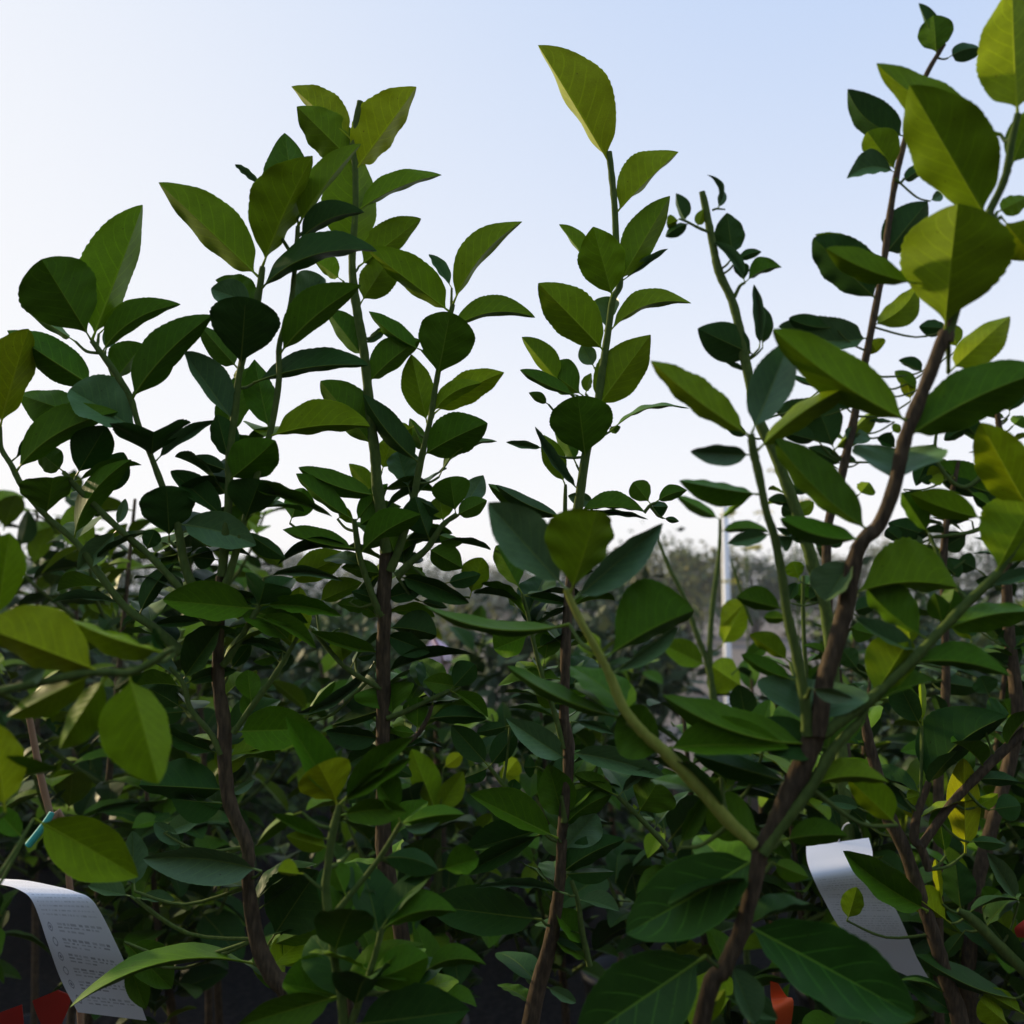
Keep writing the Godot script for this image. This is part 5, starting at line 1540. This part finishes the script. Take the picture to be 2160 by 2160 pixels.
		[422,1163,-1311,-35,16,-12,61,90,-61,-26,31,118,1,2,1,"g"],
		[426,1119,-1313,39,0,-19,45,65,95,-52,-23,-110,-1,4,-1,"d"],
		[354,1415,-1291,38,0,-20,44,89,85,-55,52,-106,0,4,-1,"d"],
		[383,1334,-1297,-21,24,-22,87,67,-10,-73,11,82,0,2,2,"g"],
		[371,1370,-1295,-20,20,-46,147,12,-58,-101,89,83,2,4,1,"g"],
		[371,1368,-1295,-34,-2,-16,22,85,-55,-45,-6,93,-1,2,1,"y"],
	],
	"P7": [
		[586,1987,-1294,-26,72,1,62,15,-157,161,47,22,-2,-1,4,"d"],
		[583,1982,-1295,-8,53,13,-141,18,-198,240,26,34,-1,-1,3,"g"],
		[599,1982,-1296,51,15,-4,-46,138,-75,27,-121,-108,-1,4,4,"d"],
		[541,1874,-1303,-80,65,4,1,28,-326,207,240,82,-9,-10,-5,"d"],
		[529,1824,-1307,-47,49,20,-100,15,-280,232,175,66,-1,-1,2,"y"],
		[529,1823,-1308,-70,-7,1,24,-173,172,-31,190,152,-2,13,1,"p"],
		[533,1810,-1305,43,30,-7,-66,90,-54,33,-57,-105,0,0,3,"d"],
		[511,1711,-1317,61,75,3,-233,192,-127,226,-161,-175,-1,0,6,"d"],
		[501,1650,-1322,-90,82,17,-110,-25,-391,286,284,58,-2,-3,7,"d"],
		[487,1723,-1318,-68,20,-6,24,37,-161,45,161,8,-2,-7,1,"y"],
		[494,1615,-1325,62,56,6,-93,106,-201,174,-164,-56,7,-7,4,"y"],
		[491,1599,-1326,-125,15,0,-20,-197,294,35,289,202,-1,-9,-10,"p"],
		[444,1614,-1327,-67,8,14,-36,-23,-157,21,162,3,0,-6,2,"d"],
		[574,1786,-1312,17,10,1,-38,63,35,39,-70,14,0,0,-1,"p"],
		[603,1611,-1326,-42,4,-4,-2,-113,-77,16,124,-55,0,0,1,"d"],
		[613,1582,-1328,-13,35,-1,-107,-43,-116,152,55,-28,0,0,1,"y"],
		[491,1600,-1326,9,-22,1,145,98,20,-93,-53,-140,-1,-1,2,"Y"],
		[567,1551,-1332,-34,18,-2,17,13,-135,63,121,9,0,0,1,"d"],
		[556,1526,-1329,-30,27,-2,-14,-24,-133,91,100,13,-1,-1,2,"g"],
		[548,1512,-1335,-7,39,3,-82,-9,-72,107,19,11,0,0,1,"Y"],
		[460,1503,-1336,-102,-1,0,1,-29,-271,-3,271,-35,0,-13,4,"d"],
		[472,1502,-1334,-37,23,-2,-85,-107,-5,17,32,132,0,0,-1,"d"],
		[442,1443,-1336,-24,62,5,-226,-74,-182,272,112,-53,0,0,1,"d"],
		[440,1443,-1338,72,71,-4,-22,9,-235,137,-146,-126,0,1,6,"y"],
		[421,1457,-1338,-49,12,1,-21,-70,-146,39,158,-14,0,0,2,"d"],
		[455,1424,-1340,-48,25,0,-41,-65,-113,66,119,-5,0,0,1,"d"],
		[461,1449,-1338,16,25,1,-173,73,111,164,-88,114,0,0,-1,"p"],
		[529,1446,-1335,-28,15,-2,-62,-100,114,58,121,94,0,0,-1,"d"],
		[477,1428,-1342,-28,8,-2,-4,-38,-73,22,79,-8,0,0,1,"d"],
		[524,1483,-1333,-33,3,-3,7,-6,-77,10,51,-58,0,0,1,"d"],
		[476,1384,-1343,15,17,-1,-61,47,-144,121,-109,-18,0,0,1,"y"],
		[521,1469,-1337,12,10,1,-45,59,-33,51,-62,-16,0,0,1,"y"],
		[433,1314,-1349,-13,-4,-5,44,-151,-45,-31,151,-55,0,0,1,"d"],
		[433,1309,-1350,20,20,-2,-68,68,-52,75,-79,-13,0,0,1,"d"],
		[423,1239,-1354,-38,10,-3,-2,-67,-178,50,178,-46,0,0,1,"g"],
		[402,1154,-1358,48,1,-20,36,110,90,-56,35,-131,-1,4,-1,"g"],
		[444,1144,-1363,-31,23,-13,59,32,-82,-38,6,99,1,1,1,"y"],
		[462,1455,-1338,-15,18,-49,160,-10,-53,-78,131,73,1,2,0,"d"],
		[450,1081,-1365,29,10,-21,31,73,78,-64,-7,-92,-1,2,0,"y"],
		[435,1213,-1358,21,2,-43,113,58,58,-102,84,-46,0,3,0,"g"],
		[398,1253,-1350,34,15,-41,88,73,100,-115,71,-70,-1,5,1,"g"],
		[453,1417,-1341,-36,5,-30,79,55,-84,-64,70,86,1,4,0,"d"],
		[398,1229,-1352,22,17,-38,81,86,85,-129,23,-64,-1,3,1,"d"],
		[434,1260,-1354,43,17,-1,29,-65,126,-49,118,-68,-1,2,2,"g"],
		[437,1196,-1359,-9,7,-35,104,8,-26,-81,61,34,0,1,0,"d"],
		[449,1098,-1365,41,26,-10,7,43,139,-66,56,-118,-2,3,1,"d"],
	],
	"P8": [
		[612,1477,-1288,-40,-26,-2,50,-70,-99,-63,102,-53,0,0,2,"d"],
		[656,1479,-1287,-33,21,2,-29,-39,-78,44,71,-36,-2,-3,1,"g"],
		[657,1484,-1285,2,33,3,-87,19,-161,181,-15,27,0,0,1,"d"],
		[661,1469,-1285,14,14,1,-43,56,-140,109,-112,-13,0,0,1,"g"],
		[622,1446,-1288,-33,37,3,-35,-18,-152,118,102,20,0,0,1,"d"],
		[651,1380,-1294,-86,41,1,-41,-52,-281,138,254,2,-5,-9,2,"g"],
		[572,1411,-1287,-23,-11,-7,63,-131,60,-62,117,85,0,0,-2,"y"],
		[623,1377,-1295,-51,21,2,-31,-67,-109,49,122,-5,0,-1,3,"d"],
		[558,1412,-1292,-19,-14,-1,78,-103,-20,-47,72,-99,0,0,1,"d"],
		[555,1323,-1294,-58,19,-4,-46,-131,-75,49,149,-19,0,-1,4,"d"],
		[519,1314,-1297,-26,19,2,-30,-31,-123,77,106,-5,0,0,1,"d"],
		[542,1307,-1298,-14,21,2,-65,-43,-4,53,31,49,0,0,-1,"p"],
		[571,1308,-1300,-11,-10,-3,47,-93,-16,-40,85,-47,0,0,1,"Y"],
		[604,1330,-1294,-32,-20,-8,70,-139,-25,-61,127,-70,0,0,1,"d"],
		[599,1293,-1301,-23,-14,-1,81,-134,-17,-68,119,-77,0,0,1,"d"],
		[618,1279,-1303,-28,14,1,-63,-120,-81,70,141,-12,0,0,1,"d"],
		[584,1274,-1299,-23,19,2,-35,-37,-92,65,82,-2,0,0,1,"d"],
		[641,1260,-1304,-28,5,0,-12,-80,67,16,95,41,0,0,-2,"d"],
		[560,1451,-1284,-24,-60,-14,128,-38,-83,-111,65,-91,-2,0,4,"d"],
		[518,1386,-1295,22,-21,-5,108,115,6,-96,-81,-96,0,0,1,"d"],
		[609,1344,-1298,-33,14,1,-42,-88,-124,62,145,-10,0,-1,2,"d"],
		[653,1358,-1295,-43,23,-1,-51,-71,-131,83,134,3,0,-1,2,"d"],
		[634,1189,-1309,42,5,0,-18,159,91,18,-168,73,0,0,-2,"d"],
		[637,1161,-1313,37,14,1,-46,116,96,45,-128,81,0,0,-2,"d"],
		[663,1148,-1313,-37,22,4,-79,-104,9,71,86,69,0,1,-2,"d"],
		[632,1112,-1316,-12,28,2,-164,-72,41,133,46,118,0,0,-1,"d"],
		[665,1095,-1317,11,28,3,-26,28,-153,133,-82,22,0,0,1,"d"],
		[664,1077,-1318,-16,32,3,-49,-20,-148,132,85,6,0,0,1,"g"],
		[620,1198,-1309,-21,5,0,-16,-78,68,22,95,38,0,0,-1,"d"],
		[609,1184,-1312,-14,42,-6,-110,-52,-101,148,53,13,-1,0,2,"y"],
		[560,1133,-1332,78,-13,-16,-7,128,-140,-47,-149,-108,1,0,5,"d"],
		[492,1192,-1330,-33,9,-7,-29,-147,-56,52,123,-89,0,0,1,"g"],
		[467,1145,-1336,-21,28,-5,-103,-93,-80,129,95,-14,0,0,1,"d"],
		[454,1225,-1326,38,9,-7,-45,140,-64,9,-116,-111,0,0,2,"d"],
		[583,1381,-1294,10,19,-43,121,13,34,-93,83,15,1,4,2,"d"],
		[573,1161,-1312,-21,-5,-38,110,44,-67,-119,17,64,-1,4,0,"d"],
		[660,1177,-1310,25,15,17,-48,-4,76,24,43,-75,-1,1,0,"g"],
		[642,972,-1327,-38,6,-28,89,33,-117,-85,23,123,0,2,0,"d"],
		[573,1184,-1310,-4,17,-29,84,26,2,-74,36,32,0,3,2,"d"],
		[647,1428,-1290,-34,9,-21,68,21,-105,-62,17,110,1,4,0,"g"],
		[659,1180,-1310,39,1,6,-15,-32,103,11,68,-84,0,3,2,"d"],
		[574,1135,-1314,18,12,-41,115,45,64,-106,88,-20,0,1,0,"d"],
		[573,1168,-1311,11,20,-38,112,12,40,-116,22,-23,0,3,1,"d"],
		[596,1328,-1294,-36,22,-22,87,60,-85,-42,49,119,2,4,1,"d"],
		[569,1084,-1318,-17,33,18,-39,31,-95,97,32,33,1,1,-1,"d"],
		[572,1219,-1307,-52,0,-17,50,24,-156,-43,87,134,0,1,0,"g"],
		[628,922,-1331,35,21,-24,41,51,105,-81,37,-86,0,1,0,"d"],
		[568,1063,-1320,14,5,-36,106,1,41,-97,51,-30,0,2,0,"d"],
		[654,1297,-1301,-36,5,-25,79,43,-104,-75,28,112,0,2,0,"d"],
		[636,1345,-1293,-38,33,19,50,118,-103,18,-66,149,4,3,3,"g"],
		[666,1122,-1315,24,18,-27,41,61,78,-86,46,-45,-1,3,1,"d"],
		[662,1056,-1320,23,13,-27,44,75,72,-89,17,-67,-1,2,0,"d"],
		[653,1011,-1324,13,29,-35,74,64,80,-121,12,-35,-1,1,0,"g"],
		[575,1328,-1298,-47,-1,23,-59,37,-116,34,107,75,0,1,0,"d"],
		[661,1161,-1312,-41,16,12,-6,69,-120,44,18,131,2,4,0,"g"],
		[654,1265,-1303,12,34,31,-122,-12,60,30,85,-103,-1,1,0,"d"],
		[566,1043,-1321,-50,-3,-7,2,120,-61,-15,-53,123,0,2,2,"g"],
		[644,1432,-1285,-11,-2,-36,54,81,-20,-85,-43,28,-1,1,0,"d"],
		[654,1305,-1300,-33,18,-21,78,66,-62,-65,2,101,0,2,1,"d"],
		[646,1439,-1289,-5,14,-48,140,8,-12,-128,50,27,0,2,1,"g"],
		[653,1354,-1296,4,17,-32,108,7,17,-65,81,35,1,3,2,"g"],
		[629,1341,-1293,28,10,-39,68,112,78,-125,25,-84,-1,2,0,"g"],
		[571,1300,-1300,-41,3,-14,36,2,-105,-14,93,60,1,3,-1,"g"],
		[623,905,-1333,10,19,-28,81,34,52,-90,48,1,0,1,1,"g"],
		[588,1413,-1291,-17,13,-35,112,44,-37,-87,63,66,1,3,1,"g"],
		[560,1427,-1286,-8,8,-47,123,47,-14,-110,67,31,0,3,0,"g"],
		[641,1348,-1292,33,22,-5,-45,82,69,9,-36,-110,-2,2,-2,"g"],
		[649,995,-1325,-37,15,-8,31,15,-121,-9,41,119,1,2,0,"g"],
		[576,1337,-1297,-50,4,-3,12,52,-144,-6,43,147,0,3,0,"g"],
		[576,1336,-1297,32,12,-39,89,56,89,-105,57,-68,0,2,0,"d"],
		[647,1434,-1289,-42,23,13,15,83,-99,47,15,120,1,1,0,"g"],
		[651,1003,-1325,27,25,-33,43,82,99,-111,24,-74,-1,1,0,"g"],
		[651,1385,-1293,-18,19,22,-21,73,-81,61,-39,84,2,2,0,"y"],
		[642,1430,-1286,33,16,-14,12,66,101,-60,40,-98,-1,1,0,"d"],
		[661,1161,-1312,-17,10,-43,78,110,-6,-126,-6,50,-1,2,1,"d"],
		[633,940,-1330,54,10,-10,5,100,121,-19,-48,-148,0,1,-1,"d"],
		[572,1276,-1302,15,16,-34,75,48,54,-97,22,-32,-1,2,1,"g"],
		[572,1267,-1303,21,22,-27,90,-4,66,-89,65,-17,0,3,2,"d"],
		[663,1063,-1320,20,20,-32,85,20,66,-92,53,-24,0,2,1,"g"],
		[630,928,-1331,20,13,-41,127,29,72,-126,70,-40,0,4,1,"g"],
		[573,1141,-1313,-26,10,-37,113,36,-71,-106,26,84,0,3,1,"g"],
		[599,1390,-1289,11,28,-39,47,114,95,-151,8,-36,-1,2,1,"g"],
		[642,1477,-1286,-3,20,-33,109,18,1,-73,68,47,0,1,1,"d"],
		[639,1501,-1284,-45,2,-1,4,27,-115,0,48,108,0,1,0,"d"],
		[573,1164,-1311,-22,8,-30,82,-4,-61,-72,37,62,1,2,0,"d"],
		[647,1433,-1289,43,25,-16,-8,88,115,-68,34,-124,-2,3,0,"y"],
		[571,1110,-1316,-11,-2,-33,84,26,-29,-85,28,27,0,2,0,"g"],
		[648,993,-1325,35,4,3,-12,51,80,8,-3,-95,0,3,-1,"d"],
		[572,1229,-1306,8,5,-34,93,19,24,-75,62,-9,0,1,0,"g"],
		[647,990,-1326,-15,22,-31,96,-28,-67,-34,86,78,1,1,0,"d"],
		[624,907,-1332,-14,4,-31,65,69,-21,-89,-6,39,0,1,0,"g"],
		[584,1400,-1288,-25,28,-37,122,56,-39,-120,-9,72,0,1,1,"d"],
		[628,923,-1331,-1,-2,-51,124,54,-5,-119,63,-1,0,1,0,"g"],
		[661,1041,-1322,-31,26,-28,89,0,-97,-18,86,97,2,2,0,"d"],
	],
	"Q": [
		[402,1391,-1895,-86,46,6,-63,-98,-187,62,125,-171,0,-1,4,"g"],
		[402,1391,-1895,52,51,2,-23,37,-147,63,-57,-128,0,0,2,"y"],
		[401,1367,-1897,96,0,-1,0,173,-131,0,-60,-208,0,7,3,"g"],
		[457,1238,-1910,-53,-52,-4,174,-169,-116,-162,176,-124,-1,0,5,"Y"],
		[449,1065,-1919,-65,44,4,-228,-322,-149,183,289,-246,0,0,5,"Y"],
		[405,1147,-1914,44,85,7,-155,97,-197,238,-122,-27,0,0,2,"Y"],
		[376,1109,-1918,-90,45,5,-90,-204,210,129,260,99,0,0,-6,"y"],
		[443,1109,-1918,58,51,4,-127,142,20,72,-94,151,1,0,-4,"g"],
	],
}
const TWIGS := {
	"P2": [[-353,1458,-822,-356,1472,-832],[-347,1450,-822,-352,1458,-837],[-350,1453,-822,-377,1466,-835],[-330,1425,-824,-354,1423,-827],[-324,1414,-825,-364,1400,-843],[-324,1414,-825,-327,1423,-840],[-329,1422,-825,-352,1425,-841],[-373,1343,-831,-377,1350,-845],[-374,1345,-831,-390,1355,-849],[-354,1324,-833,-360,1335,-853],[-281,1290,-835,-293,1294,-840],[-231,1438,-823,-236,1442,-837],[-233,1423,-825,-221,1428,-828],[-240,1369,-829,-257,1385,-854],[-245,1292,-835,-252,1302,-850],[-247,1270,-837,-252,1278,-848],[-182,1553,-814,-184,1565,-826],[-184,1532,-816,-216,1601,-833],[-182,1552,-814,-175,1568,-826],[-189,1490,-819,-192,1493,-832],[-218,1490,-819,-221,1498,-831],[-220,1484,-820,-222,1497,-840],[-223,1226,-841,-216,1263,-860],[-198,1186,-844,-194,1197,-864],[-241,1070,-858,-254,1083,-884],[-267,1143,-848,-284,1149,-864],[-268,1145,-847,-280,1148,-860],[-198,1186,-844,-199,1198,-859],[-249,1169,-849,-247,1182,-869],[-225,1007,-863,-211,1016,-851],[-208,932,-869,-222,933,-872],[-211,938,-868,-211,946,-881],[-207,931,-869,-216,940,-889],[-196,906,-871,-210,920,-902],[-225,1000,-863,-331,989,-887],[-226,1034,-860,-289,1026,-889],[-226,1034,-860,-308,1038,-891],[-218,955,-867,-338,982,-896],[-218,955,-867,-332,981,-893],[-218,955,-867,-344,941,-901],[-218,955,-867,-341,927,-902]],
	"P1": [[-216,1205,-562,-211,1210,-577],[-325,1107,-574,-287,1126,-569],[-324,1164,-569,-315,1232,-604],[-291,1194,-562,-280,1188,-585],[-203,1211,-561,-196,1215,-576],[-216,1205,-562,-215,1208,-582],[-325,1062,-574,-312,1103,-656],[-325,1049,-574,-318,1090,-656]],
	"P3": [[-156,1564,-943,-153,1574,-958],[-60,1521,-947,-60,1552,-958],[-152,1528,-946,-151,1536,-958],[-155,1548,-945,-170,1562,-966],[-146,1488,-950,-148,1496,-963],[-147,1498,-949,-134,1509,-963],[-71,1474,-951,-89,1488,-953],[-83,1407,-956,-84,1416,-969],[-80,1420,-955,-78,1428,-972],[-133,1361,-960,-130,1370,-975],[-97,1341,-962,-102,1350,-975],[-94,1357,-960,-72,1364,-966],[-130,1342,-962,-137,1349,-973],[-151,1292,-966,-222,1319,-980],[-187,1203,-973,-227,1260,-990],[-61,1321,-963,-48,1335,-978],[-101,1278,-967,-42,1245,-983],[-101,1278,-967,-66,1259,-972],[-187,1203,-973,-198,1240,-997],[-134,1240,-970,-164,1240,-996],[-88,1386,-958,-86,1388,-971],[-85,1401,-957,-97,1415,-968],[-154,1310,-964,-174,1323,-978],[-113,1266,-968,-92,1242,-975],[-66,1152,-977,-51,1157,-983],[-127,1173,-980,-137,1181,-990],[-142,1163,-976,-205,1121,-997],[-127,1212,-976,-134,1224,-996],[-126,1225,-975,-139,1232,-997],[-152,1170,-976,-158,1185,-999]],
	"P11": [[-113,862,-1537,-56,876,-1533],[-114,882,-1535,-105,983,-1529],[7,936,-1527,13,948,-1532],[-113,862,-1537,-151,876,-1535]],
	"P4": [[106,1563,-954,81,1576,-965],[107,1557,-954,111,1563,-968],[95,1504,-958,94,1514,-974],[84,1433,-964,49,1460,-975],[84,1432,-964,65,1446,-969],[84,1435,-964,74,1445,-975],[78,1405,-967,98,1410,-971],[89,1466,-962,83,1476,-976],[78,1404,-967,37,1439,-980],[85,1438,-964,74,1449,-976],[53,1349,-971,54,1357,-985],[73,1384,-968,34,1395,-984],[54,1318,-974,49,1327,-988],[137,1336,-972,151,1324,-979],[79,1408,-966,99,1418,-981],[64,1321,-977,85,1340,-989],[71,1368,-970,65,1378,-983],[30,1169,-986,32,1178,-1000],[-9,1061,-995,-2,1118,-993],[56,1070,-998,26,1075,-1009],[56,1240,-984,68,1251,-1002],[44,1123,-990,42,1131,-1003],[55,1111,-995,60,1120,-1007],[33,1158,-987,32,1161,-1002],[24,843,-1017,32,854,-1037],[23,841,-1017,34,851,-1036],[50,1003,-1003,45,1009,-991],[50,1002,-1004,31,1012,-1000],[50,1001,-1004,32,1013,-1012],[41,919,-1010,29,929,-998],[63,951,-1004,55,954,-995]],
	"P10": [[-119,1093,-671,-141,1103,-675],[-119,1036,-676,-113,1034,-689],[-88,1074,-673,-51,1059,-695],[-88,1074,-673,-51,1058,-696],[-100,983,-680,-63,987,-703],[-108,963,-682,-105,972,-698],[-123,1067,-673,-111,1073,-695],[-120,1020,-677,-109,1030,-702],[-91,1010,-678,-88,1030,-710]],
	"P5": [[54,1213,-621,38,1229,-656],[79,1166,-625,71,1170,-638],[135,1108,-630,136,1130,-653],[134,1014,-641,122,1023,-638],[125,991,-643,133,994,-653],[137,1106,-630,109,1085,-655],[158,1089,-635,173,1091,-648],[154,1072,-637,166,1078,-645],[313,1534,-595,319,1548,-620],[277,1423,-604,257,1445,-609],[300,1487,-599,316,1497,-623],[299,1485,-599,312,1489,-610],[309,1512,-597,320,1521,-612],[273,1407,-605,285,1393,-633],[166,1277,-616,169,1287,-631],[174,1229,-620,176,1239,-636],[313,1275,-616,304,1297,-628],[286,1244,-619,271,1287,-637],[183,1185,-623,181,1192,-604],[187,1128,-628,251,1099,-655],[256,1213,-621,260,1212,-644],[271,1229,-620,276,1229,-635],[271,1229,-620,277,1229,-634],[183,1186,-623,182,1194,-637],[183,1185,-623,184,1204,-656]],
	"P9": [[490,1083,-1013,479,1119,-1015],[413,1034,-1017,417,1113,-1017],[413,1033,-1017,418,1115,-1016],[422,970,-1022,461,986,-1025],[421,927,-1030,418,931,-1018],[461,923,-1026,446,915,-1030],[459,925,-1026,437,935,-1028],[429,904,-1032,341,917,-1032],[495,892,-1029,516,935,-1031],[531,856,-1032,511,839,-1036],[531,856,-1032,521,823,-1036],[460,779,-1039,506,811,-1036],[432,1020,-1018,463,998,-1021],[459,1052,-1016,485,1030,-1020],[446,1037,-1017,470,1032,-1021],[422,970,-1022,441,983,-1025],[411,1029,-1017,399,1041,-1019],[412,1030,-1017,399,1047,-1032],[380,1031,-1021,363,1026,-1039],[393,1002,-1024,370,1010,-1046],[488,898,-1028,489,923,-1052],[476,910,-1027,462,907,-1034]],
	"P6": [[273,1675,-1270,291,1691,-1268],[275,1668,-1270,296,1686,-1266],[307,1558,-1279,327,1572,-1279],[308,1556,-1279,331,1572,-1277],[308,1556,-1279,321,1562,-1276],[338,1455,-1288,313,1456,-1289],[326,1479,-1286,412,1521,-1282],[406,1261,-1303,380,1265,-1303],[412,1240,-1305,365,1237,-1305],[412,1240,-1305,389,1239,-1305]],
	"P7": [[583,1982,-1295,599,1982,-1296],[511,1707,-1317,487,1723,-1318],[487,1580,-1327,444,1614,-1327],[531,1809,-1305,574,1786,-1312],[494,1614,-1325,603,1611,-1326],[480,1545,-1330,613,1582,-1328],[477,1527,-1332,567,1551,-1332],[477,1527,-1332,556,1526,-1329],[470,1491,-1335,548,1512,-1335],[470,1495,-1334,460,1503,-1336],[457,1431,-1340,442,1443,-1336],[456,1430,-1340,440,1443,-1338],[456,1428,-1340,421,1457,-1338],[456,1429,-1340,529,1446,-1335],[455,1422,-1340,477,1428,-1342],[465,1467,-1337,524,1483,-1333],[444,1376,-1344,476,1384,-1343],[465,1466,-1337,521,1469,-1337],[434,1237,-1356,423,1239,-1354]],
	"P8": [[644,1465,-1287,612,1477,-1288],[643,1471,-1286,656,1479,-1287],[643,1474,-1286,657,1484,-1285],[644,1458,-1287,661,1469,-1285],[646,1446,-1288,622,1446,-1288],[597,1388,-1289,623,1377,-1295],[569,1415,-1287,558,1412,-1292],[555,1323,-1294,519,1314,-1297],[555,1323,-1294,542,1307,-1298],[572,1279,-1302,599,1293,-1301],[654,1262,-1303,618,1279,-1303],[572,1268,-1303,584,1274,-1299],[655,1254,-1304,641,1260,-1304],[581,1403,-1288,518,1386,-1295],[609,1331,-1294,609,1344,-1298],[659,1179,-1310,634,1189,-1309],[663,1151,-1312,637,1161,-1313],[667,1112,-1316,632,1112,-1316],[659,1184,-1310,620,1198,-1309],[573,1165,-1311,609,1184,-1312],[572,1120,-1315,560,1133,-1332],[573,1150,-1313,492,1192,-1330],[574,1135,-1314,467,1145,-1336],[573,1166,-1311,454,1225,-1326]],
	"Q": [[449,1228,-1904,457,1238,-1910],[393,1025,-1920,449,1065,-1919],[382,1137,-1916,405,1147,-1914],[385,1079,-1920,443,1109,-1918]],
}
const TAGS := {
	"left": [-579,943,-1049,-535,954,-1048,-520,968,-986,-476,970,-986,-479,978,-945,-431,977,-945,-451,979,-925,-399,977,-925,-433,970,-916,-377,969,-916,-422,931,-924,-355,920,-925,-417,893,-942,-349,885,-943,-406,859,-955,-342,851,-956],
	"right": [338,959,-1158,410,969,-1157,330,951,-1128,403,961,-1127,327,942,-1099,394,952,-1098,341,915,-1106,415,914,-1106,362,881,-1114,432,881,-1114,401,845,-1129,448,849,-1128,446,821,-1139,466,820,-1139],
	"red1": [-463,857,-985,-438,867,-985,-463,838,-997,-431,854,-996,-460,816,-1009,-446,821,-1008],
	"red2": [-510,835,-1007,-483,845,-1006,-515,811,-1019,-486,817,-1019],
	"orange": [226,911,-891,233,909,-891,229,893,-902,243,894,-902,229,885,-893,246,894,-892,234,865,-904,246,865,-904],
	"red3": [498,937,-979,513,935,-979,486,927,-980,513,925,-980,493,915,-991,518,913,-991],
}
const CANE := [-540,1113,-1115,35,-530,1060,-1119,37,-516,1001,-1124,39]
